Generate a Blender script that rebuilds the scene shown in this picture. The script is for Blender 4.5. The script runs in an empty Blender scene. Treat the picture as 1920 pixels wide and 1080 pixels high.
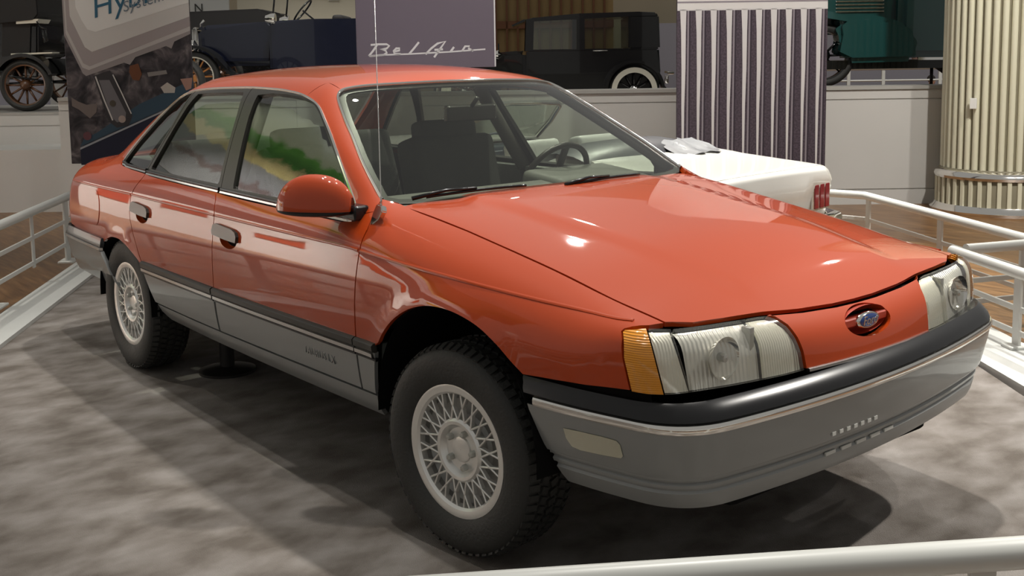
import bpy, bmesh, math, random
import numpy as np
from mathutils import Vector, Matrix
from mathutils.geometry import delaunay_2d_cdt
random.seed(7)
PI = math.pi
scn = bpy.context.scene
COL = scn.collection

# ------------------------------------------------------------------ camera
cam_d = bpy.data.cameras.new('camera'); cam = bpy.data.objects.new('camera', cam_d); COL.objects.link(cam)
YAW, PITCH, ROLL, FPX = 2.457949, -0.116241, -0.014385, 2061.5
_f = Vector((math.cos(PITCH)*math.cos(YAW), math.cos(PITCH)*math.sin(YAW), math.sin(PITCH)))
_r = _f.cross(Vector((0, 0, 1))).normalized(); _u = _r.cross(_f)
_r2 = _r*math.cos(ROLL) + _u*math.sin(ROLL); _u2 = _u*math.cos(ROLL) - _r*math.sin(ROLL)
cam.matrix_world = Matrix(((_r2.x, _u2.x, -_f.x, 3.9329), (_r2.y, _u2.y, -_f.y, -2.7247), (_r2.z, _u2.z, -_f.z, 1.4960), (0, 0, 0, 1)))
cam_d.sensor_width = 36.0; cam_d.sensor_fit = 'HORIZONTAL'; cam_d.lens = 36.0*FPX/1920
cam_d.shift_y = -(540-347.36)/1920
cam_d.clip_start = 0.05; cam_d.clip_end = 200
scn.camera = cam

# ------------------------------------------------------------------ world, lights, exposure
scn.view_settings.view_transform = 'Standard'; scn.view_settings.look = 'None'
scn.view_settings.gamma = 1.0; scn.view_settings.use_curve_mapping = False
scn.view_settings.exposure = 0.12
world = bpy.data.worlds.new('museum_hall'); scn.world = world; world.use_nodes = True
bg = world.node_tree.nodes['Background']; bg.inputs[0].default_value = (1.0, 0.98, 0.93, 1); bg.inputs[1].default_value = 0.27

def spot_lamp(loc, target, power, size=38, radius=0.09, color=(1, 0.955, 0.885), blend=0.6):
    d = bpy.data.lights.new('ceiling_spot', 'SPOT'); d.energy = power; d.spot_size = math.radians(size); d.spot_blend = blend
    d.shadow_soft_size = radius; d.color = color
    o = bpy.data.objects.new('ceiling_spot', d); COL.objects.link(o); o.location = loc
    o.rotation_euler = (Vector(target)-Vector(loc)).to_track_quat('-Z', 'Y').to_euler()
    return o
LAMPS = [((-2.4, 1.3, 6.5), (-.9, .4, .5), 900, 44), ((-5.6, 6.2, 6.5), (-.5, .2, .8), 300, 42), ((-.75, 9.0, 6.5), (1.2, .2, .8), 350, 42),
         ((1.2, 1.5, 6.5), (1.6, .4, .3), 1000, 44), ((-.6, -.7, 6.5), (-.7, -1.0, 0), 480, 62), ((1.6, -1.2, 6.5), (.9, -1.7, 0), 280, 60), ((4.0, 4.6, 6.5), (2.9, 1.4, 0), 2000, 40), ((-4.6, -2.8, 6.5), (-3.0, -1.4, 0), 420, 40),
         ((-3.0, 5.6, 6.0), (-1.0, 3.2, .6), 2400, 46), ((1.5, 4.8, 6.0), (-.4, 3.2, .6), 700, 46),
         ((-2.0, 2.5, 6.5), (-5.6, 4.0, 1.4), 900, 60), ((2.2, 4.0, 6.5), (-1.6, 6.6, .6), 1300, 60), ((-6.0, -1.5, 6.5), (-8.4, 1.0, .8), 350, 55),
         ((-6.5, 8.5, 6.5), (-8.2, 8.0, .8), 900, 80), ((-3.0, 11.5, 6.5), (-4.5, 12.5, .8), 900, 80), ((-9.5, 4.5, 6.5), (-11.0, 5.0, .8), 900, 80),
         ((3.2, 5.2, 6.5), (-.8, 8.6, .8), 700, 50), ((-4.2, -2.2, 6.5), (-8.6, -4.2, .9), 10000, 46), ((-2.6, -5.6, 6.5), (-6.0, -6.8, .9), 10000, 46), ((-5.0, -3.0, 6.5), (-8.0, -5.2, 4.2), 800, 80)]  # closing spots, aimed at partition and mural, are added to brighten their reflections
for l, t, p, s in LAMPS: spot_lamp(l, t, p, s)

# ------------------------------------------------------------------ materials
def newmat(name):
    m = bpy.data.materials.new(name); m.use_nodes = True
    nt = m.node_tree; return m, nt, nt.nodes['Principled BSDF']
def simple(name, col, rough=0.5, metal=0.0, coat=0.0, spec=0.5, bump=0.0, bscale=200.0, noise=0.0, nscale=8.0):
    m, nt, b = newmat(name)
    b.inputs['Base Color'].default_value = (*col, 1); b.inputs['Roughness'].default_value = rough; b.inputs['Metallic'].default_value = metal
    b.inputs['Coat Weight'].default_value = coat; b.inputs['Coat Roughness'].default_value = 0.03; b.inputs['Specular IOR Level'].default_value = spec
    tc = nt.nodes.new('ShaderNodeTexCoord')
    if bump:
        n = nt.nodes.new('ShaderNodeTexNoise'); n.inputs['Scale'].default_value = bscale; n.inputs['Detail'].default_value = 3
        nt.links.new(tc.outputs['Object'], n.inputs['Vector'])
        bm_ = nt.nodes.new('ShaderNodeBump'); bm_.inputs['Strength'].default_value = bump; bm_.inputs['Distance'].default_value = 0.01
        nt.links.new(n.outputs['Fac'], bm_.inputs['Height']); nt.links.new(bm_.outputs['Normal'], b.inputs['Normal'])
    if noise:
        n = nt.nodes.new('ShaderNodeTexNoise'); n.inputs['Scale'].default_value = nscale; n.inputs['Detail'].default_value = 4
        nt.links.new(tc.outputs['Object'], n.inputs['Vector'])
        mx = nt.nodes.new('ShaderNodeMix'); mx.data_type = 'RGBA'; mx.inputs['A'].default_value = (*[c*(1-noise) for c in col], 1)
        mx.inputs['B'].default_value = (*[min(1, c*(1+noise)) for c in col], 1)
        nt.links.new(n.outputs['Fac'], mx.inputs['Factor']); nt.links.new(mx.outputs['Result'], b.inputs['Base Color'])
    return m
def glass(name, tint, ior=1.5, refl=1.0, rough=0.0):
    m = bpy.data.materials.new(name); m.use_nodes = True; nt = m.node_tree; nt.nodes.clear()
    out = nt.nodes.new('ShaderNodeOutputMaterial'); mix = nt.nodes.new('ShaderNodeMixShader')
    tr = nt.nodes.new('ShaderNodeBsdfTransparent'); tr.inputs[0].default_value = (*tint, 1)
    gl = nt.nodes.new('ShaderNodeBsdfGlossy'); gl.inputs['Roughness'].default_value = rough; gl.inputs['Color'].default_value = (refl, refl, refl, 1)
    lw = nt.nodes.new('ShaderNodeLayerWeight'); lw.inputs['Blend'].default_value = .5
    pw = nt.nodes.new('ShaderNodeMath'); pw.operation = 'POWER'; pw.inputs[1].default_value = 5.0; nt.links.new(lw.outputs['Facing'], pw.inputs[0])
    fr = nt.nodes.new('ShaderNodeMath'); fr.operation = 'MULTIPLY_ADD'; f0 = 2*((ior-1)/(ior+1))**2; fr.inputs[1].default_value = 1-f0; fr.inputs[2].default_value = f0; nt.links.new(pw.outputs[0], fr.inputs[0])
    nt.links.new(fr.outputs[0], mix.inputs[0]); nt.links.new(tr.outputs[0], mix.inputs[1]); nt.links.new(gl.outputs[0], mix.inputs[2])
    nt.links.new(mix.outputs[0], out.inputs['Surface']); return m
M = {}
M['paint'] = simple('red_paint', (0.40, 0.045, 0.004), 0.5, 0.0, 1.0, spec=.12)
M['grey'] = simple('grey_cladding_paint', (0.245, 0.25, 0.245), 0.34, 0.25, 0.4)
M['black'] = simple('black_rubber_trim', (0.008, 0.008, 0.009), 0.24, coat=.2, spec=.35)
M['satin'] = simple('satin_black_trim', (0.028, 0.026, 0.022), 0.32)
M['dark'] = simple('dark_void', (0.006, 0.006, 0.006), 0.9, spec=0.1)
M['chrome'] = simple('chrome', (0.82, 0.80, 0.76), 0.09, 1.0)
M['brightstrip'] = simple('bright_moulding', (0.62, 0.61, 0.60), 0.24, 1.0)
M['alloy'] = simple('alloy_rim', (0.78, 0.77, 0.74), 0.30, .72)
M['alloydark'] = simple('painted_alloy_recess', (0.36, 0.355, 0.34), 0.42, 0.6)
M['tyre'] = simple('tyre_rubber', (0.022, 0.022, 0.02), 0.62, bump=0.2, bscale=90)
M['glass'] = glass('window_glass', (0.66, 0.72, 0.65))
M['wsglass'] = glass('windshield_glass', (0.70, 0.74, 0.67))
M['lens'] = glass('clear_lens', (0.93, 0.93, 0.90), 1.5)
M['fabric'] = simple('grey_seat_fabric', (0.105, 0.105, 0.095), 0.9, bump=0.4, bscale=350, noise=0.15)
M['dash'] = simple('grey_dash_vinyl', (0.15, 0.155, 0.14), 0.55, bump=0.15, bscale=300)
M['liner'] = simple('headliner', (0.20, 0.19, 0.165), 0.9)

# ------------------------------------------------------------------ object helpers
def link(o, parent=None):
    COL.objects.link(o)
    if parent is not None: o.parent = parent
    return o
def mesh_obj(name, verts, faces, mat, parent=None, smooth=False, normals=None):
    me = bpy.data.meshes.new(name); me.from_pydata([tuple(map(float, v)) for v in verts], [], faces)
    if mat is not None: me.materials.append(mat)
    if smooth: me.polygons.foreach_set('use_smooth', [True]*len(me.polygons))
    me.update()
    return link(bpy.data.objects.new(name, me), parent)
def bm_obj(name, bm, mat, parent=None, smooth=False, sharp=None):
    bmesh.ops.recalc_face_normals(bm, faces=bm.faces)
    me = bpy.data.meshes.new(name); bm.to_mesh(me); bm.free()
    if isinstance(mat, (list, tuple)):
        for m in mat: me.materials.append(m)
    elif mat is not None: me.materials.append(mat)
    if smooth:
        me.polygons.foreach_set('use_smooth', [True]*len(me.polygons))
        if sharp: me.set_sharp_from_angle(angle=math.radians(sharp))
    me.update()
    return link(bpy.data.objects.new(name, me), parent)
def thing(name, label, cat, loc=(0, 0, 0), rotz=0.0, group=None):
    o = bpy.data.objects.new(name, None); o.empty_display_size = 0.1; COL.objects.link(o)
    o.location = loc; o.rotation_euler = (0, 0, rotz); o['label'] = label; o['category'] = cat
    if group: o['group'] = group
    return o
def tag(o, label, cat=None, group=None, kind=None):
    o['label'] = label
    if cat: o['category'] = cat
    if group: o['group'] = group
    if kind: o['kind'] = kind
    return o
def dup(o, parent=None):
    c = o.copy(); COL.objects.link(c); c.parent = parent
    for ch in list(o.children): dup(ch, c)
    return c
def add_box(bm, c, s, rot=None, bevel=0.0, seg=2):
    r = bmesh.ops.create_cube(bm, size=1.0)
    vs = r['verts']
    for v in vs: v.co = Vector((v.co.x*s[0], v.co.y*s[1], v.co.z*s[2]))
    if bevel:
        es = list({e for v in vs for e in v.link_edges})
        rr = bmesh.ops.bevel(bm, geom=es, offset=bevel, segments=seg, affect='EDGES', profile=0.7)
        vs = list({v for f in rr['faces'] for v in f.verts} | {v for v in vs if v.is_valid})
    for v in vs:
        co = v.co.copy()
        if rot is not None: co = rot @ co
        v.co = co + Vector(c)
    return vs
def add_tube(bm, pts, rad, n=10, closed=False, caps=True):
    pts = [Vector(p) for p in pts]; N = len(pts)
    rads = rad if isinstance(rad, (list, tuple)) else [rad]*N
    rings = []; up = Vector((0, 0, 1)); prev = None
    for i, p in enumerate(pts):
        a = pts[(i-1) % N] if (closed or i > 0) else p; b = pts[(i+1) % N] if (closed or i < N-1) else p
        t = (b-a).normalized()
        if prev is None:
            ref = up if abs(t.z) < 0.95 else Vector((1, 0, 0)); x = t.cross(ref).normalized()
        else:
            x = (prev - t*prev.dot(t)).normalized()
        prev = x; y = t.cross(x)
        rings.append([bm.verts.new(p + (x*math.cos(2*PI*k/n) + y*math.sin(2*PI*k/n))*rads[i]) for k in range(n)])
    for i in range(N if closed else N-1):
        A, B = rings[i], rings[(i+1) % N]
        for k in range(n): bm.faces.new((A[k], A[(k+1) % n], B[(k+1) % n], B[k]))
    if caps and not closed:
        bm.faces.new(rings[0][::-1]); bm.faces.new(rings[-1])
def add_lathe(bm, prof, axis='y', n=48, center=(0, 0, 0), closed=False):
    # prof: list of (radius, axial)
    rings = []; c = Vector(center)
    for (r, a) in prof:
        ring = []
        for k in range(n):
            t = 2*PI*k/n
            if axis == 'y': p = Vector((r*math.cos(t), a, r*math.sin(t)))
            elif axis == 'z': p = Vector((r*math.cos(t), r*math.sin(t), a))
            else: p = Vector((a, r*math.cos(t), r*math.sin(t)))
            ring.append(bm.verts.new(p+c))
        rings.append(ring)
    m = len(rings)
    for i in range(m if closed else m-1):
        A, B = rings[i], rings[(i+1) % m]
        for k in range(n):
            try: bm.faces.new((A[k], A[(k+1) % n], B[(k+1) % n], B[k]))
            except ValueError: pass
    return rings
def add_prism(bm, poly, thick, frame):
    # poly in 2D, frame: (origin, e1, e2, e3); extruded along e3 by thick
    o, e1, e2, e3 = [Vector(v) for v in frame]
    A = [bm.verts.new(o+e1*p[0]+e2*p[1]) for p in poly]; B = [bm.verts.new(o+e1*p[0]+e2*p[1]+e3*thick) for p in poly]
    n = len(poly)
    bm.faces.new(A[::-1]); bm.faces.new(B)
    for i in range(n): bm.faces.new((A[i], A[(i+1) % n], B[(i+1) % n], B[i]))

# ------------------------------------------------------------------ smooth 1D splines and the car's body surface
class Spl:
    def __init__(s, pts):
        p = np.array(pts, float); s.x, s.y = p[:, 0], p[:, 1]; n = len(s.x)
        h = np.diff(s.x); A = np.zeros((n, n)); b = np.zeros(n); A[0, 0] = A[-1, -1] = 1
        for i in range(1, n-1):
            A[i, i-1] = h[i-1]; A[i, i] = 2*(h[i-1]+h[i]); A[i, i+1] = h[i]
            b[i] = 6*((s.y[i+1]-s.y[i])/h[i]-(s.y[i]-s.y[i-1])/h[i-1])
        s.m = np.linalg.solve(A, b); s.h = h
    def __call__(s, t):
        t = np.asarray(t, float); tc = np.clip(t, s.x[0], s.x[-1])
        i = np.clip(np.searchsorted(s.x, tc)-1, 0, len(s.x)-2); h = s.h[i]
        a = (s.x[i+1]-tc)/h; b = (tc-s.x[i])/h
        return a*s.y[i]+b*s.y[i+1]+((a**3-a)*s.m[i]+(b**3-b)*s.m[i+1])*h*h/6
def smax(a, b, k):
    h = np.maximum(k-np.abs(a-b), 0)/k
    return np.maximum(a, b)+h*h*k*0.25
def smin(a, b, k): return -smax(-a, -b, k)
def sstep(a, b, t):
    u = np.clip((t-a)/(b-a), 0, 1); return u*u*(3-2*u)
W_ = Spl([(-2.6, .80), (-2.3, .83), (-2.0, .852), (-1.346, .876), (-.5, .889), (.2, .892), (.9, .887), (1.346, .877), (1.7, .858), (1.9, .832), (2.05, .800), (2.2, .765), (2.4, .70)])
P_ = Spl([(.20, -.13), (.30, -.082), (.34, -.053), (.40, -.031), (.46, -.020), (.56, -.0085), (.65, -.0005), (.72, .001), (.79, -.003), (.85, -.011), (.90, -.022), (.95, -.045), (1.0, -.075), (1.1, -.15)])
ZC = Spl([(-2.6, .93), (-2.35, .985), (-2.15, 1.02), (-1.9, 1.035), (-1.6, 1.02), (-1.2, 1.0), (-.5, .995), (.3, .99), (.75, 1.02), (.9, 1.02), (1.2, .998), (1.45, .967), (1.7, .933), (1.9, .888), (2.0, .859), (2.08, .826), (2.14, .790), (2.2, .74), (2.4, .55)])
DR = Spl([(-2.6, .05), (-2.0, .04), (-1.3, .0), (.4, .0), (.85, .012), (1.2, .035), (1.45, .045), (1.7, .055), (1.9, .05), (2.05, .025), (2.2, .0), (2.4, 0)])
ZR = Spl([(-1.6, 1.36), (-1.3, 1.42), (-1.0, 1.457), (-.7, 1.470), (-.4, 1.472), (-.1, 1.467), (.15, 1.445), (.31, 1.412), (.5, 1.36)])
YB = Spl([(-2.2, .70), (-1.6, .765), (-1.2, .793), (-.6, .810), (0, .814), (.75, .800), (1.1, .78)])
KS = Spl([(-2.6, .12), (-1.5, .10), (.4, .10), (.9, .15), (1.5, .17), (1.85, .12), (2.05, .05), (2.4, .05)])
def f_lower(p):
    x, y, z = p[:, 0], np.abs(p[:, 1]), p[:, 2]
    d = np.hypot(x-1.32, z-.39); fl = .010*np.exp(-((d-.37)/.045)**2)*sstep(.50, .62, z)*(d > .2)
    d2 = np.hypot(x+1.37, z-.33); fl = fl+.008*np.exp(-((d2-.32)/.04)**2)*sstep(.45, .55, z)
    side = y-(W_(x)+P_(z)+fl)
    edge = .46-.10*(x-.9)/1.2
    bulge = .012*sstep(edge+.05, edge-.05, y)*sstep(.7, 1.0, x)*sstep(2.12, 1.95, x)
    top = z-(ZC(x)-DR(x)*(y/.69)**2.2+bulge-.010*sstep(.8, 1., x)*sstep(2.1, 1.9, x)*0)
    r = smax(side, top, KS(x))
    front = x-(2.222-.19*y*y-.14*np.maximum(z-.64, 0))
    r = smax(r, front, .045+.04*sstep(.75, .6, z))
    rear = -x-(2.40-.10*y*y-.25*np.abs(z-.7))
    r = smax(r, rear, .13)
    return smax(r, .24-z, .05)
def f_gh(p):
    x, y, z = p[:, 0], np.abs(p[:, 1]), p[:, 2]
    dz = z-.98
    side = y-(YB(x)-.42*dz-.17*dz*np.abs(dz))
    roof = z-(ZR(x)-.165*y*y)
    c = .27+.15*sstep(1.0, 1.4, z)
    ws = (x-(1.0-(z-1.0)*1.70+.10*(z-1.0)*(1.40-z)-c*y*y))*.55
    bl = (-x-(1.94-(z-1.0)*1.86-.25*y*y))*.5
    r = smax(side, roof, .10)
    r = smax(r, ws, .045)
    return smax(smax(r, bl, .07), .90-z, .05)
def f_all(p): return smin(f_lower(p), f_gh(p), .05)
def f_bump(p):   # front bumper skin
    x, y, z = p[:, 0], np.abs(p[:, 1]), p[:, 2]
    side = y-(W_(x)+PB(z))
    front = x-(2.262-.15*y*y+FB(z))
    return smax(side, front, .13)
FB = Spl([(.20, -.20), (.30, -.105), (.335, -.045), (.37, -.030), (.42, -.018), (.47, -.006), (.52, .006), (.555, .012), (.585, .012), (.605, .003), (.625, -.018), (.65, -.05), (.70, -.09)])
PB = Spl([(.20, -.13), (.30, -.08), (.36, -.045), (.42, -.022), (.48, -.008), (.55, .004), (.585, .006), (.61, .0), (.64, -.01), (.70, -.03)])
def f_rbump(p):
    x, y, z = p[:, 0], np.abs(p[:, 1]), p[:, 2]
    side = y-(W_(x)+.012+PB(z)); rear = -x-(2.44-.12*y*y+FB(z))
    return smax(side, rear, .14)
def grad(fn, p, e=1e-3):
    g = np.stack([fn(p+np.eye(3)[i]*e)-fn(p-np.eye(3)[i]*e) for i in range(3)], 1)
    return g/np.maximum(np.linalg.norm(g, axis=1, keepdims=True), 1e-9)
def cast(fn, o, d, tmax=4.0, n=160):
    o = np.atleast_2d(np.asarray(o, float)); d = np.broadcast_to(np.asarray(d, float), o.shape)
    t = np.linspace(0, tmax, n); N = len(o)
    P = o[:, None, :]+d[:, None, :]*t[None, :, None]
    v = fn(P.reshape(-1, 3)).reshape(N, n)
    neg = v < 0
    hit = neg.argmax(1); miss = ~neg.any(1)
    hit[miss] = v[miss].argmin(1)
    lo = t[np.maximum(hit-1, 0)]; hi = t[hit].copy()
    for _ in range(26):
        m = .5*(lo+hi); s = fn(o+d*m[:, None]) < 0
        hi = np.where(s, m, hi); lo = np.where(s, lo, m)
    m = .5*(lo+hi)
    tm = t[hit]; m = np.where(miss, tm, m)
    return o+d*m[:, None]
# points on the surface (car's right side is y < 0)
def S(x, z, fn=f_all): return cast(fn, [[x, -1.5, z]], (0, 1, 0), 1.5)[0]
def Tp(x, y, fn=f_all): return cast(fn, [[x, y, 2.2]], (0, 0, -1), 2.2)[0]
def Fr(y, z, fn=f_all): return cast(fn, [[3.0, y, z]], (-1, 0, 0), 3.0)[0]
def Sm(pts, fn=f_all): return [p for p in cast(fn, [[a, -1.5, b] for a, b in pts], (0, 1, 0), 1.5)]
def Tm(pts, fn=f_all): return [p for p in cast(fn, [[a, b, 2.2] for a, b in pts], (0, 0, -1), 2.2)]
def Fm(pts, fn=f_all): return [p for p in cast(fn, [[3.0, a, b] for a, b in pts], (-1, 0, 0), 3.0)]
CH = {'side': (0, 1, 0), 'top': (0, 0, -1), 'front': (-1, 0, 0), 'shoulder': (0, .72, -.69), 'corner': (-.75, .66, -.10),
      'ws': (-.5, 0, -.866), 'bl': (.5, 0, -.866), 'pillar': (-.45, .75, -.45), 'cpillar': (.35, .80, -.40), 'rear': (1, 0, 0), 'rcorner': (.7, .72, 0)}
def frame(d):
    d = Vector(d).normalized(); ref = Vector((0, 0, 1)) if abs(d.z) < .9 else Vector((1, 0, 0))
    e1 = d.cross(ref).normalized(); e2 = d.cross(e1)
    return np.array(d), np.array(e1), np.array(e2)
def in_poly(P, poly):
    x, y = P[:, 0], P[:, 1]; r = np.zeros(len(P), bool); n = len(poly)
    for i in range(n):
        a, b = poly[i], poly[(i+1) % n]
        c = (a[1] > y) != (b[1] > y)
        with np.errstate(divide='ignore', invalid='ignore'):
            r ^= c & (x < (b[0]-a[0])*(y-a[1])/(b[1]-a[1])+a[0])
    return r
def seg_dist(P, poly):
    d = np.full(len(P), 9.0); n = len(poly)
    for i in range(n):
        a, b = poly[i], poly[(i+1) % n]; e = b-a; L = e@e
        if L < 1e-14: continue
        t = np.clip(((P-a)@e)/L, 0, 1); d = np.minimum(d, np.linalg.norm(P-a-t[:, None]*e, axis=1))
    return d
def resample(poly, step):
    out = []; n = len(poly)
    for i in range(n):
        a, b = poly[i], poly[(i+1) % n]; k = max(1, int(math.ceil(np.linalg.norm(b-a)/step)))
        for j in range(k): out.append(a+(b-a)*j/k)
    return np.array(out)
def inset(poly, g):
    n = len(poly); area = 0.5*sum(poly[i][0]*poly[(i+1) % n][1]-poly[(i+1) % n][0]*poly[i][1] for i in range(n)); s = 1 if area > 0 else -1
    out = []
    for i in range(n):
        a, b, c = poly[i-1], poly[i], poly[(i+1) % n]
        t1 = (b-a)/max(np.linalg.norm(b-a), 1e-9); t2 = (c-b)/max(np.linalg.norm(c-b), 1e-9)
        n1 = np.array([-t1[1], t1[0]])*s; n2 = np.array([-t2[1], t2[0]])*s; m = n1+n2; L = np.linalg.norm(m)
        m = m/L if L > .3 else n1; out.append(b+m*g/max(.5, m@n1))
    return np.array(out)
def smooth_loop(pts, it=2, sharp=()):
    # Chaikin corner cutting for a closed loop of 3D points
    P = [np.asarray(p, float) for p in pts]
    for _ in range(it):
        Q = []
        for i in range(len(P)):
            a, b = P[i], P[(i+1) % len(P)]; Q += [a*.75+b*.25, a*.25+b*.75]
        P = Q
    return P
def curve(pts, n=8):
    # open Catmull-Rom through 3D points
    P = [np.asarray(p, float) for p in pts]; P = [2*P[0]-P[1]]+P+[2*P[-1]-P[-2]]; out = []
    for i in range(1, len(P)-2):
        p0, p1, p2, p3 = P[i-1:i+3]
        for k in range(n):
            t = k/n; out.append(.5*((2*p1)+(p2-p0)*t+(2*p0-5*p1+4*p2-p3)*t*t+(3*p1-p0-3*p2+p3)*t**3))
    out.append(P[-2]); return out
def panel(name, outline, chart, fn, mat, parent, off=0.0, gap=0.003, flange=0.014, step=0.03, mirror=False, holes=(), holeflange=True):
    d, e1, e2 = frame(CH[chart])
    def to2(P): P = np.asarray(P, float); return np.stack([P@e1, P@e2], 1)
    loop = to2(outline)
    keep = [0]
    for i in range(1, len(loop)):
        if np.linalg.norm(loop[i]-loop[keep[-1]]) > .0015: keep.append(i)
    if np.linalg.norm(loop[keep[-1]]-loop[keep[0]]) < .0015: keep.pop()
    loop = loop[keep]
    loop = resample(loop, step*.7)
    if gap: loop = inset(loop, gap)
    hl = [resample(to2(h), step*.7) for h in holes]
    mn, mx = loop.min(0), loop.max(0)
    gx, gy = np.meshgrid(np.arange(mn[0], mx[0], step), np.arange(mn[1], mx[1], step)); G = np.stack([gx.ravel(), gy.ravel()], 1)
    G = G[in_poly(G, loop)]
    if len(G): G = G[seg_dist(G, loop) > step*.45]
    for h in hl:
        if len(G): G = G[~in_poly(G, h)]; G = G[seg_dist(G, h) > step*.45]
    allv = [loop]+hl+([G] if len(G) else []); V2 = np.concatenate(allv); edges = []; k = 0
    for L in [loop]+hl:
        edges += [(k+i, k+(i+1) % len(L)) for i in range(len(L))]; k += len(L)
    r = delaunay_2d_cdt([Vector(v) for v in V2], edges, [], 0, 1e-6, True)
    v2 = np.array([list(v) for v in r[0]]); fs = r[2]; orig = r[3]
    cen = np.array([v2[list(f)].mean(0) for f in fs]); ok = in_poly(cen, loop)
    for h in hl: ok &= ~in_poly(cen, h)
    fs = [tuple(f) for f, o in zip(fs, ok) if o]
    o3 = v2[:, :1]*e1+v2[:, 1:]*e2 - d*3.0
    P = cast(fn, o3, d, 6.0, 260); N = grad(fn, P)
    P = P+N*off
    nv = len(P); verts = [tuple(p) for p in P]; nrm = []
    faces = []
    for f in fs:
        a, b, c = P[f[0]], P[f[1]], P[f[2]]
        if np.cross(b-a, c-a)@N[f[0]] < 0: f = f[::-1]
        faces.append(f)
    # flange: boundary edges = those used once
    if flange:
        cnt = {}
        for f in faces:
            for i in range(len(f)):
                e = (f[i], f[(i+1) % len(f)]); cnt[e] = cnt.get(e, 0)+1
        low = {}
        bd = [e for e in cnt if (e[1], e[0]) not in cnt]
        for a, b in bd:
            for v in (a, b):
                if v not in low: low[v] = len(verts); verts.append(tuple(P[v]-N[v]*flange))
        nf = len(faces)
        for a, b in bd: faces.append((b, a, low[a], low[b]))
    else: nf = len(faces)
    me = bpy.data.meshes.new(name)
    sg = 1
    if mirror:
        verts = [(v[0], -v[1], v[2]) for v in verts]; faces = [f[::-1] for f in faces]; N = N*[1, -1, 1]
    me.from_pydata(verts, [], faces)
    me.polygons.foreach_set('use_smooth', [i < nf for i in range(len(faces))])
    ln = []
    for i, p in enumerate(me.polygons):
        for li in p.loop_indices:
            vi = me.loops[li].vertex_index
            ln.append(tuple(N[vi]) if i < nf else (0, 0, 0))
    me.normals_split_custom_set(ln)
    if mat is not None: me.materials.append(mat)
    me.update()
    ob = bpy.data.objects.new(name, me)
    return link(ob, parent)
def both(name, outline, chart, fn, mat, parent, **kw):
    # the same panel on the car's right side and mirrored on its left; parent may be a pair
    pr = parent if isinstance(parent, (list, tuple)) else (parent, parent)
    return panel(name, outline, chart, fn, mat, pr[0], **kw), panel(name, outline, chart, fn, mat, pr[1], mirror=True, **kw)
def strip(name, path, fn, mat, parent, w=.02, h=.006, mirror=False, n_in=.004, updir=(0, 0, 1), rnd=.4):
    # a moulding swept along points of the surface: width w along the surface, height h off it
    P = np.array(path); N = grad(fn, P); verts, faces = [], []
    prof = [(-.5, -n_in/h), (-.5, .45), (-.5+.5*rnd, 1), (.5-.5*rnd, 1), (.5, .45), (.5, -n_in/h)]; m = len(prof)
    for i in range(len(P)):
        t = P[min(i+1, len(P)-1)]-P[max(i-1, 0)]; t /= np.linalg.norm(t)
        s = np.cross(N[i], t); s /= np.linalg.norm(s)
        for a, b in prof: verts.append(P[i]+s*a*w+N[i]*b*h)
    for i in range(len(P)-1):
        for k in range(m-1): faces.append((i*m+k, i*m+k+1, (i+1)*m+k+1, (i+1)*m+k))
    faces += [tuple(range(m))[::-1], tuple((len(P)-1)*m+k for k in range(m))]
    if mirror: verts = [(v[0], -v[1], v[2]) for v in verts]
    bm = bmesh.new(); vs = [bm.verts.new(v) for v in verts]
    for f in faces: bm.faces.new([vs[i] for i in f])
    return bm_obj(name, bm, mat, parent, True, 40)

# ================================================================== THE RED SEDAN
car = thing('sedan_car', 'red four-door sedan with grey lower cladding parked on the carpeted platform', 'car')
def P(name, parent=car, label=None):      # an empty-like part is avoided: parts are meshes
    pass
# ---- outlines (x, z) on the right flank, (x, y) on top
ARCH_F = [(.905, .30), (.925, .41), (.945, .50), (.965, .553), (.99, .590), (1.025, .630), (1.084, .680), (1.156, .722), (1.225, .747), (1.292, .759), (1.368, .760), (1.442, .750), (1.512, .731), (1.58, .697), (1.633, .660), (1.678, .630)]
ARCH_R = [(-1.608, .598), (-1.55, .618), (-1.50, .632), (-1.443, .643), (-1.357, .645), (-1.30, .637), (-1.24, .622), (-1.179, .600), (-1.121, .572), (-1.085, .542)]
HOODCUT = [(.872, -.708), (.981, -.703), (1.22, -.693), (1.433, -.692), (1.632, -.692), (1.793, -.690), (1.917, -.689), (2.009, -.691), (2.045, -.690)]
DOORCUT = [(.838, .570), (.846, .641), (.856, .767), (.865, .873), (.860, .94), (.835, .994)]
SPLIT = [(-.270, .560), (-.252, .667), (-.246, .777), (-.246, .884), (-.268, .935), (-.300, .966)]
RDOOR = [(-1.078, .565), (-1.10, .60), (-1.151, .692), (-1.190, .760), (-1.202, .80), (-1.200, .868), (-1.16, .92), (-1.13, .955), (-1.125, .978)]
LAMPREAR = [(1.990, .800), (2.004, .785), (2.014, .74), (2.036, .655)]
def arch_curve(a): return Sm([tuple(p[:2]) for p in curve([(x, z, 0) for x, z in a], 5)])
belt = lambda x: .957-.012*x+.004*abs(x)*0
# fender
lamp_top_out = [Tp(2.048, -.69), Tp(2.035, -.735), S(1.992, .805)]
fender_out = Tm(HOODCUT) + lamp_top_out + Sm(LAMPREAR) + Sm([(1.90, .644), (1.80, .638), (1.70, .631)]) + arch_curve(ARCH_F[::-1])[:56] + Sm([(.965, .573), (.90, .572)]) + Sm(DOORCUT) + [S(.806, 1.028)]
fenders = both('fender', fender_out, 'shoulder', f_all, M['paint'], car)
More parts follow.
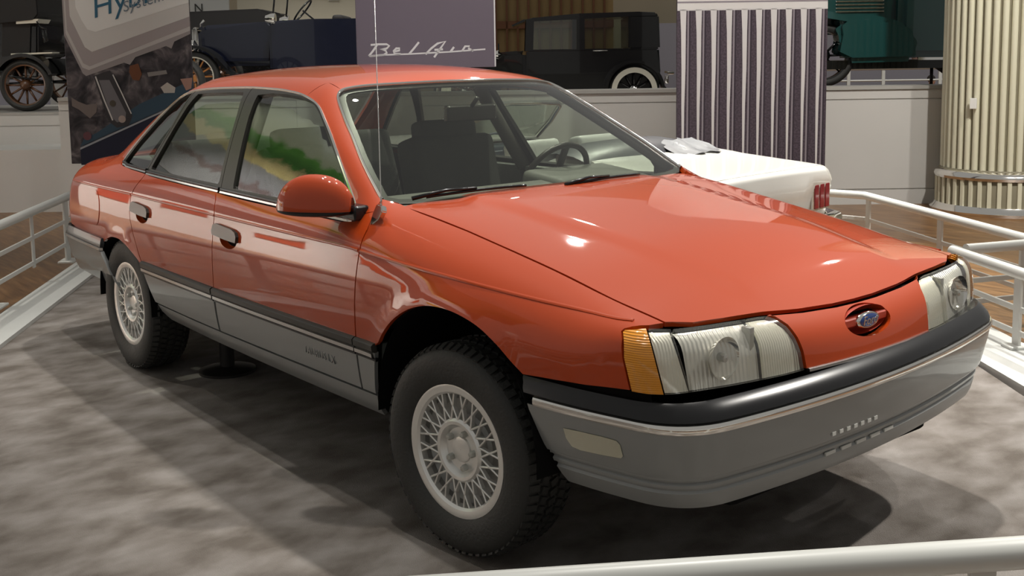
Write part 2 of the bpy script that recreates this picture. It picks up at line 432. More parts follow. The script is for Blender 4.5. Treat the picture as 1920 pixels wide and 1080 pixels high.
# hood
hood_half = Tm(HOODCUT) + Fm([(-.62, .810), (-.52, .808), (-.441, .806), (-.38, .804), (-.30, .798), (-.244, .794), (-.1, .788)])
hood_front = [Fr(0, .787)]
rear_edge = [Tp(.89, 0), Tp(.885, -.2), Tp(.875, -.4), Tp(.868, -.6)]
mir = lambda L: [np.array([p[0], -p[1], p[2]]) for p in L]
hood_out = hood_half + hood_front + mir(hood_half)[::-1] + mir(rear_edge)[::-1] + rear_edge
hood = panel('hood', hood_out, 'top', f_lower, M['paint'], car, gap=.004, step=.035)
# grille panel (no slats: a smooth painted panel with an oval nostril)
gp_half = Fm([(-.378, .800), (-.354, .791), (-.333, .770), (-.321, .737), (-.312, .70), (-.307, .652)])
gp_out = gp_half + [Fr(-.1, .652), Fr(.1, .652)] + mir(gp_half)[::-1] + Fm([(.244, .790), (.1, .784), (0, .783), (-.1, .784), (-.244, .790)])
OV = (-.003, .737, .108, .041)
ov_loop = [(OV[0]+OV[2]*math.cos(t), OV[1]+OV[3]*math.sin(t)) for t in np.linspace(0, 2*PI, 40, endpoint=False)]
grille = panel('grille_panel', gp_out, 'front', f_lower, M['paint'], car, gap=.003, holes=[Fm(ov_loop)], flange=.03, step=.025)
# doors
fd_out = Sm(DOORCUT[::1]) + Sm([(.80, .985), (.77, .958), (.70, .951), (.4, .951), (0, .957), (-.2, .961)]) + Sm(SPLIT[::-1]) + Sm([(0, .562), (.4, .565), (.7, .568)])
CUP = lambda x0: [(x0+.128+.078*math.cos(t), .795+.036*math.sin(t)) for t in np.linspace(0, 2*PI, 28, endpoint=False)]
HX = (-.228, -1.165)
fdoors = both('front_door', fd_out, 'side', f_all, M['paint'], car, holes=[Sm(CUP(HX[0]))])
rd_out = Sm(SPLIT) + Sm([(-.5, .966), (-.8, .970), (-1.05, .974)]) + Sm(RDOOR[::-1]) + Sm([(-.8, .560), (-.5, .560)])
rdoors = both('rear_door', rd_out, 'side', f_all, M['paint'], car, holes=[Sm(CUP(HX[1]))])
# quarter panel with C pillar foot
qp_out = arch_curve(ARCH_R)[:46] + Sm([(-1.085, .545)]) + Sm(RDOOR) + Sm([(-1.35, .982), (-1.50, .988), (-1.553, .992), (-1.562, 1.005), (-1.552, 1.03)]) \
    + [S(-1.66, 1.06)] + Tm([(-1.80, -.66), (-1.95, -.655), (-2.15, -.66), (-2.28, -.64)]) + Sm([(-2.26, .93), (-2.27, .86), (-2.27, .70), (-2.25, .612)]) + Sm([(-2.0, .606), (-1.8, .602), (-1.65, .600)])
quarters = both('quarter_panel', qp_out, 'shoulder', f_all, M['paint'], car, step=.028)
# cladding on the doors and sills
clad = dict(mat=M['grey'])
ST = .533
def clad_panel(name, x0, x1, parent, arch=None):
    top = [(x0+(x1-x0)*i/8, .548) for i in range(9)]; bot = [(x1+(x0-x1)*i/8, .305) for i in range(9)]
    return both(name, Sm(top)+Sm(bot), 'side', f_lower, M['grey'], parent, off=.002)
clad_f = both('door_cladding', Sm([(-.262, .548), (.2, .549), (.838, .552), (.835, .40), (.5, .398), (.1, .394), (-.27, .390)]), 'side', f_lower, M['grey'], fdoors, off=.004)
clad_r = both('door_cladding', Sm([(-1.075, .545), (-.7, .546), (-.274, .548), (-.28, .390), (-.6, .389), (-.99, .391)]+[(-1.03, .45), (-1.06, .51)]), 'side', f_lower, M['grey'], rdoors, off=.004)
clad_n = both('fender_cladding', Sm([(.842, .552), (.963, .555), (.945, .505), (.925, .42), (.922, .40), (.840, .40)]), 'side', f_lower, M['grey'], fenders, off=.004)
sill = both('sill_panel', Sm([(.922, .395), (.5, .392), (.1, .388), (-.5, .384), (-.985, .386), (-.955, .35), (-.90, .315), (-.5, .306), (0, .305), (.5, .308), (.905, .312)]), 'side', f_lower, M['grey'], car, off=0)
# rub strip: black band with a bright line
def xs(a, b, n=24): return [a+(b-a)*i/n for i in range(n+1)]
for par, a, b in ((fdoors, -.264, .836), (rdoors, -1.068, -.276), (fenders, .842, .962)):
    path = Sm([(x, .5625+.006*max(0, x)) for x in xs(a, b)], f_lower); path2 = Sm([(x, .5385+.004*max(0, x)) for x in xs(a, b-(.012 if par is fenders else 0))], f_lower)
    path3 = Sm([(x, .5235+.004*max(0, x)) for x in xs(a, b)], f_lower)
    for i, mr in enumerate((False, True)):
        strip('rub_strip', path, f_lower, M['satin'], par[i], w=.031, h=.016, mirror=mr)
        strip('bright_moulding', path2, f_lower, M['brightstrip'], par[i], w=.021, h=.014, mirror=mr)
        strip('rub_strip_lower_edge', path3, f_lower, M['black'], par[i], w=.010, h=.009, mirror=mr)
# roof, pillars
WS = [(.805, -.743, 1.022), (.789, -.741, 1.036), (.677, -.716, 1.102), (.577, -.688, 1.162), (.477, -.655, 1.219), (.400, -.632, 1.264), (.321, -.605, 1.309), (.265, -.583, 1.343), (.232, -.563, 1.362), (.212, -.535, 1.378), (.213, -.50, 1.385), (.222, -.447, 1.390), (.245, -.37, 1.395), (.269, -.279, 1.398), (.29, -.14, 1.4015), (.299, 0, 1.402)]
CH['ws'] = (-.5, 0, -.866)
DLOT = [(.745, .958), (.757, .968), (.736, .990), (.674, 1.036), (.546, 1.126), (.401, 1.221), (.300, 1.278), (.238, 1.310), (.190, 1.328), (.141, 1.341), (.080, 1.353), (.009, 1.363), (-.09, 1.371), (-.189, 1.376), (-.416, 1.380), (-.6, 1.377), (-.814, 1.371), (-.95, 1.363), (-1.03, 1.355), (-1.09, 1.344), (-1.14, 1.327), (-1.20, 1.292), (-1.29, 1.232), (-1.409, 1.140), (-1.49, 1.075), (-1.537, 1.035), (-1.558, 1.005)]
dlo3 = Sm(DLOT, f_gh)
def on(fn, pts, d): d = np.array(Vector(d).normalized()); pts = np.array(pts, float); return [p for p in cast(fn, pts-d*1.0, d, 2.0, 300)]
ws3 = on(f_gh, WS, CH['pillar'])
ws_c = on(f_gh, WS, CH['ws'])
# A pillar: between windshield edge and door opening, foot on the fender
ia = 13
a_out = [Tp(.862, -.712)] + ws3[:10] + [np.array(p) for p in on(f_gh, [(.10, -.535, 1.41)], CH['pillar'])] + dlo3[1:11][::-1] + [S(.80, .985), S(.835, .992), S(.808, 1.027)]
apillar = both('a_pillar', a_out, 'pillar', f_all, M['paint'], car, gap=0, flange=.02, step=.02)
# roof skin
j0 = 10
roof_side = dlo3[j0:20]
bltop = [(-1.17, -.50), (-1.19, -.35), (-1.205, -.18), (-1.21, 0)]
roof_half = [ws_c[9]] + [np.array(p) for p in on(f_gh, [(.10, -.535, 1.41)], CH['pillar'])] + roof_side + Tm(bltop, f_gh)
roof_out = ws_c[9:] + mir(ws_c[9:-1])[::-1] + mir(roof_half[1:-1]) + [roof_half[-1]] + roof_half[1:-1][::-1]
roof = panel('roof', roof_out, 'top', f_gh, M['paint'], car, gap=0, flange=.02, step=.03)
# C pillar
c_top = on(f_gh, [(-1.17, -.50, 1.44)], (0, 0, -1))
BLE = [(-1.17, -.50), (-1.27, -.535), (-1.40, -.57), (-1.55, -.60), (-1.70, -.63), (-1.80, -.66)]
c_out = dlo3[19:] + [S(-1.556, 1.03), S(-1.66, 1.06)] + Tm(BLE, f_all)[::-1]
cpillar = both('c_pillar', c_out, 'cpillar', f_all, M['paint'], car, gap=0, flange=.02, step=.022)
# deck lid, rear face
deck_half = Tm([(-1.80, -.66), (-1.95, -.655), (-2.15, -.66), (-2.28, -.64)])
deck_out = deck_half + Tm([(-2.33, -.4), (-2.34, 0), (-2.33, .4)]) + mir(deck_half)[::-1] + Tm([(-1.83, .5), (-1.86, .25), (-1.87, 0), (-1.86, -.25), (-1.83, -.5)])
deck = panel('deck_lid', deck_out, 'top', f_lower, M['paint'], car, step=.05)
def Rr(y, z, fn=f_lower): return cast(fn, [[-3.2, y, z]], (1, 0, 0), 3.0)[0]
rear_half = [Rr(-.60, .985), Rr(-.70, .945), Rr(-.76, .90), Rr(-.795, .83), Rr(-.805, .70), Rr(-.80, .60)]
rear_fascia = panel('rear_fascia', rear_half + mir(rear_half)[::-1] + [Rr(.3, .985), Rr(0, .985), Rr(-.3, .985)], 'rear', f_lower, M['paint'], car, step=.05)
tl = [Rr(-.42, .86), Rr(-.74, .86), Rr(-.755, .68), Rr(-.42, .68)]
tail_lamps = both('tail_lamp', tl, 'rear', f_lower, simple('red_lens', (.35, .01, .012), .15, coat=1), car, off=.004, step=.05)
# windshield and rear window
wsB = on(f_gh, [(.96, 0, 1.0), (.955, -.2, 1.0), (.93, -.4, 1.0), (.88, -.6, 1.005), (.84, -.70, 1.01)], CH['ws'])
ws_half = ws_c
ws_out = ws_half + mir(ws_half[:-1])[::-1] + mir(wsB[1:])[::-1] + wsB
windshield = panel('windshield', ws_out, 'ws', f_gh, M['wsglass'], car, off=-.004, gap=.004, flange=0, step=.05)
def rimband(name, loop, w, chart, fn, mat, parent, off, mirror=False, step=.03):
    d, e1, e2 = frame(CH[chart]); l2 = np.stack([np.array(loop)@e1, np.array(loop)@e2], 1); l2 = resample(l2, .03); ii = inset(l2, w)
    dd = [np.array(loop).mean(0)@d]
    h3 = ii[:, :1]*e1+ii[:, 1:]*e2+d*dd[0]
    return panel(name, loop, chart, fn, mat, parent, off=off, gap=.002, flange=.006, step=step, holes=[h3], mirror=mirror)
rimband('windshield_frit_band', ws_out, .028, 'ws', f_gh, M['satin'], windshield, -.009)
strip('windshield_trim', curve(ws_c, 3)+mir(curve(ws_c, 3))[::-1][1:], f_gh, M['chrome'], windshield, w=.011, h=.005)
bl_half = Tm([(-1.175, -.0001), (-1.172, -.18), (-1.158, -.35), (-1.150, -.49), (-1.27, -.525), (-1.40, -.558), (-1.55, -.59), (-1.70, -.615), (-1.82, -.63), (-1.85, -.4), (-1.875, -.2), (-1.88, -.0001)], f_gh)
CH['bl'] = (.47, 0, -.883)
rear_win = panel('rear_window', bl_half + mir(bl_half)[::-1], 'bl', f_gh, M['glass'], car, off=-.004, gap=.004, flange=0, step=.05)
# side windows: black frames with glass inside, bright outline
FG = [(-.318, 1.352), (-.19, 1.361), (-.065, 1.358), (.05, 1.350), (.11, 1.342), (.16, 1.331), (.20, 1.316), (.26, 1.290), (.331, 1.25), (.492, 1.150), (.56, 1.105), (.60, 1.075), (.625, 1.02), (.61, .985), (.499, .980), (.161, .982), (-.195, .983), (-.203, .995), (-.235, 1.08), (-.268, 1.166), (-.300, 1.26)]
RG = [(-.940, 1.345), (-.80, 1.352), (-.60, 1.358), (-.470, 1.360), (-.452, 1.345), (-.42, 1.27), (-.38, 1.13), (-.343, 1.000), (-.35, .990), (-.7, .992), (-1.118, .997), (-1.122, 1.006), (-1.075, 1.10), (-1.026, 1.205), (-.985, 1.285)]
QG = [(-1.020, 1.348), (-1.08, 1.338), (-1.13, 1.318), (-1.273, 1.220), (-1.439, 1.095), (-1.521, 1.022), (-1.540, 1.002), (-1.52, .998), (-1.35, .994), (-1.190, .992), (-1.18, 1.0), (-1.13, 1.09), (-1.078, 1.187), (-1.045, 1.275)]
fr_f = Sm([(-.302, .964), (-.33, 1.05), (-.37, 1.19), (-.418, 1.380)] + [p for p in DLOT[:15]][::-1] + [(.70, .956), (.4, .954), (0, .959)], f_gh)
fr_r = Sm([(-.302, .964), (-.33, 1.05), (-.37, 1.19), (-.418, 1.380)] + DLOT[15:18] + [(-1.000, 1.358), (-1.028, 1.275), (-1.06, 1.187), (-1.11, 1.09), (-1.165, .99), (-1.16, .979), (-.7, .972)], f_gh)
fr_q = Sm([(-1.000, 1.358)] + DLOT[18:] + [(-1.55, .990), (-1.35, .985), (-1.165, .980), (-1.165, .99), (-1.11, 1.09), (-1.06, 1.187), (-1.028, 1.275)], f_gh)
for outl, gl, par, nm in ((fr_f, FG, fdoors, 'door_window'), (fr_r, RG, rdoors, 'door_window'), (fr_q, QG, quarters, 'quarter_window')):
    g3 = Sm(gl, f_gh)
    for i, mr in enumerate((False, True)):
        panel(nm+'_frame', outl, 'side', f_gh, M['satin'], par[i], off=.001, gap=.002, flange=.02, step=.02, holes=[g3], mirror=mr)
        panel(nm, g3, 'side', f_gh, M['glass'], par[i], off=-.010, gap=-.006, flange=0, step=.06, mirror=mr)
dlo_path = curve(Sm(DLOT, f_gh), 3); belt_f = Sm([(x, .957-.013*x) for x in xs(.735, -.29)], f_gh); belt_r = Sm([(x, .957-.013*x) for x in xs(-.31, -1.15)], f_gh); belt_q = Sm([(x, .957-.013*x+.012) if x < -1.5 else (x, .957-.013*x+.006) for x in xs(-1.165, -1.55, 10)], f_gh)
for i, mr in enumerate((False, True)):
    strip('window_bright_trim', dlo_path, f_gh, M['chrome'], car, w=.010, h=.006, mirror=mr)
    for pth, par in ((belt_f, fdoors), (belt_r, rdoors), (belt_q, quarters)):
        strip('belt_bright_trim', pth, f_gh, M['chrome'], par[i], w=.013, h=.009, mirror=mr)
        strip('belt_seal', [np.array(p)+np.array([0, 0, .013]) for p in pth], f_gh, M['black'], par[i], w=.012, h=.007, mirror=mr)

# ---- headlamps
def ribbed(name, col, metal, rough, scale, strength, axis='Y', coat=0.0):
    m, nt, b = newmat(name); b.inputs['Base Color'].default_value = (*col, 1); b.inputs['Metallic'].default_value = metal; b.inputs['Roughness'].default_value = rough; b.inputs['Coat Weight'].default_value = coat
    tc = nt.nodes.new('ShaderNodeTexCoord'); w = nt.nodes.new('ShaderNodeTexWave'); w.bands_direction = axis; w.inputs['Scale'].default_value = scale; w.inputs['Distortion'].default_value = 0
    nt.links.new(tc.outputs['Object'], w.inputs['Vector'])
    bp = nt.nodes.new('ShaderNodeBump'); bp.inputs['Strength'].default_value = strength; bp.inputs['Distance'].default_value = .01
    nt.links.new(w.outputs['Fac'], bp.inputs['Height']); nt.links.new(bp.outputs['Normal'], b.inputs['Normal']); return m
def ribbed_lens(name, tint, scale, strength, axis='Y'):
    m = glass(name, tint, 1.6, 1.0, .06); nt = m.node_tree
    tc = nt.nodes.new('ShaderNodeTexCoord'); w = nt.nodes.new('ShaderNodeTexWave'); w.bands_direction = axis; w.inputs['Scale'].default_value = scale
    nt.links.new(tc.outputs['Object'], w.inputs['Vector']); bp = nt.nodes.new('ShaderNodeBump'); bp.inputs['Strength'].default_value = strength; bp.inputs['Distance'].default_value = .01
    nt.links.new(w.outputs['Fac'], bp.inputs['Height'])
    for n in nt.nodes:
        if n.type in ('BSDF_GLOSSY', 'LAYER_WEIGHT'): nt.links.new(bp.outputs['Normal'], n.inputs['Normal'])
    return m
M['reflector'] = ribbed('lamp_reflector', (.82, .81, .78), .40, .30, 24, .30, 'Y')
M['reflector2'] = ribbed('lamp_reflector_fluted', (.82, .80, .72), .35, .35, 38, .35, 'Y')
M['amber'] = ribbed('amber_lens', (.72, .27, .004), .0, .25, 55, .35, 'Z', .8)
M['riblens'] = ribbed_lens('fluted_lens', (.90, .90, .86), 42, .10)
M['lamphousing'] = simple('lamp_housing', (.45, .45, .42), .35, .5)
amber_o = [Tp(2.036, -.748)] + [S(1.992, .805)] + Sm(LAMPREAR) + [S(2.075, .653), Fr(-.754, .652)] + [np.array([2.082, -.757, .72])]
corner_o = [Fr(-.696, .808), Tp(2.038, -.748), np.array([2.082, -.757, .72]), Fr(-.754, .652), Fr(-.72, .651), Fr(-.683, .650)]
main_o = Fm([(-.696, .808), (-.62, .806), (-.52, .804), (-.457, .802), (-.457, .72), (-.457, .648), (-.56, .648), (-.683, .650)])
inner_o = Fm([(-.457, .802), (-.41, .801), (-.381, .799), (-.360, .790), (-.339, .770), (-.327, .737), (-.318, .70), (-.313, .650), (-.38, .648), (-.457, .648)])
lamps = both('headlamp', main_o, 'front', f_lower, M['riblens'], car, gap=.002, flange=.03, step=.03)
both('reflector', main_o, 'front', f_lower, M['reflector'], lamps, off=-.016, gap=.003, flange=0, step=.03)
both('inner_lens', inner_o, 'front', f_lower, M['riblens'], lamps, gap=.002, flange=.03, step=.03)
both('inner_reflector', inner_o, 'front', f_lower, M['reflector2'], lamps, off=-.012, gap=.003, flange=0, step=.03)
both('corner_lens', corner_o, 'corner', f_lower, M['lens'], lamps, gap=.002, flange=.02, step=.025)
both('corner_reflector', corner_o, 'corner', f_lower, M['reflector2'], lamps, off=-.010, gap=.003, flange=0, step=.03)
ambers = both('amber_lens', amber_o, 'corner', f_lower, M['amber'], lamps, gap=.002, flange=.02, step=.025)
for o in ambers: o['label'] = 'amber corner turn signal lens'
for i, sg in enumerate((-1, 1)):
    # low-beam capsule shade and its bright bowl behind the fluted lens
    bm = bmesh.new(); add_lathe(bm, [(.002, -.012), (.03, -.008), (.050, .008), (.056, .022)], 'x', 28, (2.126, sg*.575, .722))
    bm_obj('bulb_bowl', bm, M['chrome'], lamps[i], True)
    bm = bmesh.new(); add_box(bm, (2.135, sg*.470, .72), (.03, .018, .13), bevel=.004); bm_obj('divider_bar', bm, M['lamphousing'], lamps[i], True, 35)
    bm = bmesh.new(); add_lathe(bm, [(.001, .030), (.010, .028), (.012, .012), (.012, -.01)], 'x', 16, (2.122, sg*.575, .722)); bm_obj('bulb', bm, M['lamphousing'], lamps[i], True, 40)
lampback = both('lamp_bucket', [Fr(-.313, .646), Fr(-.33, .75), Fr(-.38, .80), Fr(-.69, .812), Tp(2.03, -.745), S(1.985, .81), S(2.03, .645), Fr(-.75, .644)], 'corner', f_lower, M['dark'], car, off=-.055, gap=0, flange=0, step=.04)

# ---- nose emblem: recessed nostril with a blue oval badge
c_ov = Fr(OV[0], OV[1], f_lower)
bm = bmesh.new(); n = 40
rings = []
for (k, dx) in ((1.0, -.012), (.93, -.03), (.7, -.045), (.0, -.048)):
    rings.append([bm.verts.new((c_ov[0]+dx-.10*0, OV[0]+OV[2]*k*math.cos(2*PI*j/n), OV[1]+OV[3]*k*math.sin(2*PI*j/n))) for j in range(n)])
for a, b in zip(rings[:-1], rings[1:]):
    for j in range(n): bm.faces.new((a[j], a[(j+1) % n], b[(j+1) % n], b[j]))
M['nostril'] = simple('red_paint_recess', (0.40, 0.035, 0.012), 0.5, 0, .6)
recess = bm_obj('emblem_recess', bm, M['nostril'], grille, True)
bar_ = bmesh.new(); add_box(bar_, (c_ov[0]-.022, OV[0], OV[1]), (.03, .21, .026), bevel=.010, seg=3); bm_obj('emblem_bridge', bar_, M['nostril'], grille, True, 40)
def oval_disc(bm, cx, cy, cz, a, b, h, nn=36):
    back = [bm.verts.new((cx, cy+a*math.cos(2*PI*j/nn), cz+b*math.sin(2*PI*j/nn))) for j in range(nn)]
    mid = [bm.verts.new((cx+h*.7, cy+a*.97*math.cos(2*PI*j/nn), cz+b*.97*math.sin(2*PI*j/nn))) for j in range(nn)]
    fr = [bm.verts.new((cx+h, cy+a*.86*math.cos(2*PI*j/nn), cz+b*.86*math.sin(2*PI*j/nn))) for j in range(nn)]
    for A, B in ((back, mid), (mid, fr)):
        for j in range(nn): bm.faces.new((A[j], A[(j+1) % nn], B[(j+1) % nn], B[j]))
    bm.faces.new(fr)
ex = c_ov[0]-.010
bm = bmesh.new(); oval_disc(bm, ex, OV[0], OV[1], .056, .0245, .012); badge = bm_obj('badge', bm, M['chrome'], grille, True, 40)
badge['label'] = 'blue oval badge with silver script'
bm = bmesh.new(); oval_disc(bm, ex+.008, OV[0], OV[1], .047, .0195, .006); bm_obj('badge_field', bm, simple('badge_blue', (.012, .05, .22), .2, .2, 1), badge, True, 40)
def text_mesh(name, body, size, mat, parent, mw, extrude=.001, shear=0.0, space=1.0):
    cu = bpy.data.curves.new(name, 'FONT'); cu.body = body; cu.size = size; cu.extrude = extrude; cu.align_x = 'CENTER'; cu.align_y = 'CENTER'; cu.shear = shear; cu.space_character = space; cu.resolution_u = 3
    t = bpy.data.objects.new(name+'_tmp', cu); COL.objects.link(t); bpy.context.view_layer.update()
    me = bpy.data.meshes.new_from_object(t.evaluated_get(bpy.context.evaluated_depsgraph_get())); bpy.data.objects.remove(t); bpy.data.curves.remove(cu)
    me.transform(mw); me.materials.clear(); me.materials.append(mat); me.name = name
    return link(bpy.data.objects.new(name, me), parent)
def text_frame(o, right, up):
    r = Vector(right).normalized(); u = Vector(up).normalized(); n = r.cross(u)
    return Matrix(((r.x, u.x, n.x, o[0]), (r.y, u.y, n.y, o[1]), (r.z, u.z, n.z, o[2]), (0, 0, 0, 1)))
text_mesh('badge_script', 'Ford', .036, M['chrome'], badge, text_frame((ex+.0145, OV[0], OV[1]), (0, 1, 0), (0, 0, 1)), .0008, .25)
panel('hood_gap_filler', Fm([(-.36, .80), (-.2, .80), (0, .795), (.2, .80), (.36, .80), (.36, .755), (-.36, .755)], f_lower), 'front', f_lower, M['dark'], car, off=-.022, gap=0, flange=0, step=.05)  # dark filler added behind the hood gap to stop light leaking through
grille_lip = strip('grille_bright_lip', Fm([(y, .650) for y in xs(-.302, .302, 20)], f_lower), f_lower, M['brightstrip'], grille, w=.012, h=.008)

# ---- bumpers: bands swept around the plan outline
def plan_row(fn, z, xr, rear=False, n=48, x0=1.2):
    th = np.linspace(0, math.radians(86), 400); sx = -1 if rear else 1
    D = np.stack([sx*np.cos(th), -np.sin(th), 0*th], 1); O = np.array([sx*x0, 0, z])+D*2.2
    Q = cast(fn, O, -D, 2.1, 200)
    ok = (Q[:, 0]*sx >= xr*sx)
    k = len(ok) if ok.all() else max(2, int(np.argmin(ok)))
    Q = Q[:k]
    s = np.concatenate([[0], np.cumsum(np.linalg.norm(np.diff(Q, axis=0), axis=1))]); u = np.linspace(0, s[-1], n)
    Q = np.stack([np.interp(u, s, Q[:, i]) for i in range(3)], 1)
    R = Q[::-1]; L = Q[1:]*[1, -1, 1]
    return np.concatenate([R, L])
def band(name, fn, rows, mat, parent, rear=False, depth=.02, n=48, hole=None):
    # rows: (z, x_rear, offset)
    grid = []
    for z, xr, off in rows:
        Q = plan_row(fn, z, xr, rear, n); N = grad(fn, Q); grid.append(Q+N*off)
    bm = bmesh.new(); V = [[bm.verts.new(p) for p in g] for g in grid]; m = len(grid[0])
    for i in range(len(V)-1):
        for j in range(m-1):
            c = (grid[i][j]+grid[i+1][j+1])*.5
            if hole and hole(c[1], c[2]): continue
            bm.faces.new((V[i][j], V[i][j+1], V[i+1][j+1], V[i+1][j]))
    bm.normal_update()
    be = [e for e in bm.edges if e.is_boundary]
    if depth:
        cen = np.array([(-1.2 if rear else 1.2), 0, 0]); r = bmesh.ops.extrude_edge_only(bm, edges=be)
        for v in [g for g in r['geom'] if isinstance(g, bmesh.types.BMVert)]:
            dv = Vector((v.co.x-cen[0], v.co.y, 0)).normalized(); v.co = v.co-dv*depth
    return bm_obj(name, bm, mat, parent, True, 35)
xrf = lambda z: 1.672+max(0, .63-z)*.36
fb_rows = lambda zs: [(z, xrf(z), o) for z, o in zs]
fbump = band('front_bumper', f_bump, fb_rows([(.560, 0), (.545, 0), (.51, 0), (.475, 0), (.450, 0), (.436, -.001)]), M['grey'], car)
band('bumper_black_top', f_bump, fb_rows([(.638, -.030), (.637, -.012), (.633, -.002), (.626, 0), (.615, 0), (.602, .001), (.590, .001), (.584, -.006)]), M['black'], fbump)
band('bumper_bright_strip', f_bump, [(z, max(1.725, xrf(z)), o) for z, o in [(.5855, -.004), (.584, .003), (.576, .0055), (.568, .0055), (.561, .003), (.5595, -.004)]], M['chrome'], fbump)
band('bumper_strip_gap', f_bump, fb_rows([(.561, -.003), (.556, -.003)]), M['black'], fbump)
def slots(y, z):
    return (.12 < y < .38 and .352 < z < .362 and (int((y+1)/.032) % 2 == 0))
val = band('bumper_valance', f_bump, fb_rows([(.434, -.008), (.430, -.006), (.424, -.006), (.420, -.012), (.414, -.012), (.410, -.005), (.402, -.004), (.398, -.010), (.391, -.010), (.386, -.003), (.36, -.003), (.34, -.003), (.333, -.012)]), M['grey'], fbump, n=80)

mk = [(1.822, .520), (1.88, .523), (1.95, .524), (1.992, .522), (2.003, .512), (2.006, .480), (1.998, .471), (1.94, .467), (1.87, .464), (1.842, .468), (1.826, .49)]
mk3 = Sm(mk, f_bump)
mlamps = both('bumper_lamp', mk3, 'side', f_bump, M['riblens'], fbump, off=.003, gap=.001, flange=.01, step=.02)
both('bumper_lamp_reflector', mk3, 'side', f_bump, simple('lamp_reflector_cream', (.62, .60, .50), .3, .3), mlamps, off=.0015, gap=.0015, flange=0, step=.02)
# the bumper hangs about a degree out of level
fbump.rotation_euler.x = .028; fbump.location = Vector((0, -.75, .57)) - Matrix.Rotation(.028, 3, 'X') @ Vector((0, -.75, .57))
# air slots: pale boxes coloured like the lit floor seen through openings
M['slot'] = simple('slot_lit_floor', (.55, .55, .52), .5)
for k in range(7):
    p = Fr(-.240+.031*k, .455, f_bump); bm = bmesh.new(); add_box(bm, (p[0], p[1], p[2]), (.006, .016, .011), bevel=.001); bm_obj('air_slot', bm, M['slot'], fbump)
for k in range(5):
    p = Fr(-.225+.068*k, .392, f_bump); bm = bmesh.new(); add_box(bm, (p[0]-.006, p[1], p[2]), (.006, .045, .010), bevel=.001); bm_obj('air_slot', bm, M['slot'], fbump)
rb = lambda zs: [(z, -1.60-max(0, .58-z)*.05 if z > .5 else -1.52, o) for z, o in zs]
rbump = band('rear_bumper', f_rbump, [(.552, -1.618, 0), (.53, -1.60, 0), (.49, -1.57, 0), (.46, -1.545, 0), (.44, -1.53, 0)], M['grey'], car, True, n=30)
band('bumper_black_top', f_rbump, [(.626, -1.612, -.02), (.618, -1.61, 0), (.60, -1.61, 0), (.575, -1.612, 0), (.57, -1.615, -.006)], M['black'], rbump, True, n=30)
band('bumper_bright_strip', f_rbump, [(.572, -1.62, -.003), (.570, -1.62, .004), (.556, -1.62, .004), (.553, -1.62, -.003)], M['brightstrip'], rbump, True, n=30)
band('bumper_valance', f_rbump, [(.436, -1.53, -.006), (.40, -1.50, -.006), (.375, -1.49, -.006)], M['grey'], rbump, True, n=30)

# ---- inner shell that closes the gaps, wheel wells, underbody
def arch_hole(cx, cz, r): return [np.array([cx+r*math.cos(t), -.9, cz+r*math.sin(t)]) for t in np.linspace(0, 2*PI, 40, endpoint=False)]
shell_o = Sm([(2.0, .80), (1.5, .86), (.85, .93), (0, .945), (-1.1, .955), (-1.5, .965), (-2.1, .90), (-2.2, .62), (-1.75, .33), (-1.70, .55), (-1.60, .635), (-1.45, .675), (-1.30, .675), (-1.12, .62), (-.98, .45), (-.93, .33), (.89, .33), (.93, .45), (.97, .58), (1.06, .69), (1.2, .775), (1.36, .79), (1.52, .755), (1.66, .68), (1.73, .60), (1.78, .40), (2.08, .40), (2.08, .66)], f_lower)
both('inner_body_shell', shell_o, 'side', f_lower, M['dark'], car, off=-.022, gap=0, flange=0, step=.06)
uh = Tm([(.90, -.68), (1.4, -.68), (2.0, -.66), (2.10, -.35), (2.115, 0)], f_lower); uh_o = uh+mir(uh[:-1])[::-1]
panel('engine_bay_cover', uh_o, 'top', f_lower, M['dark'], car, off=-.03, gap=0, flange=0, step=.08)
for sx, cx, cz, R, w in ((1, 1.335, .37, .40, .34), (-1, -1.37, .33, .345, .32)):
    for sg in (-1, 1):
        bm = bmesh.new(); nn = 28; rows = []
        for yy in (.862, .50):
            rows.append([bm.verts.new((cx+R*math.cos(t), sg*yy, cz+R*math.sin(t))) for t in np.linspace(-.05, PI+.05, nn)])
        for j in range(nn-1): bm.faces.new((rows[0][j], rows[0][j+1], rows[1][j+1], rows[1][j]))
        bm.faces.new(rows[1])
        bm_obj('wheel_well', bm, M['dark'], car, True, 40)
bm = bmesh.new(); add_box(bm, (-.02, 0, .335), (1.86, 1.58, .05), bevel=.02); add_box(bm, (1.45, 0, .33), (1.30, .98, .10), bevel=.03); add_box(bm, (-1.6, 0, .40), (1.35, .98, .10), bevel=.03); add_box(bm, (1.97, 0, .40), (.32, 1.3, .10), bevel=.04)
bm_obj('underbody', bm, M['dark'], car)
bm = bmesh.new(); add_tube(bm, [(-1.9, .35, .30), (-.9, .3, .29), (0, .2, .29), (1.1, .1, .30)], .03, 8); bm_obj('exhaust_pipe', bm, simple('exhaust_steel', (.1, .09, .08), .5, .8), car, True)

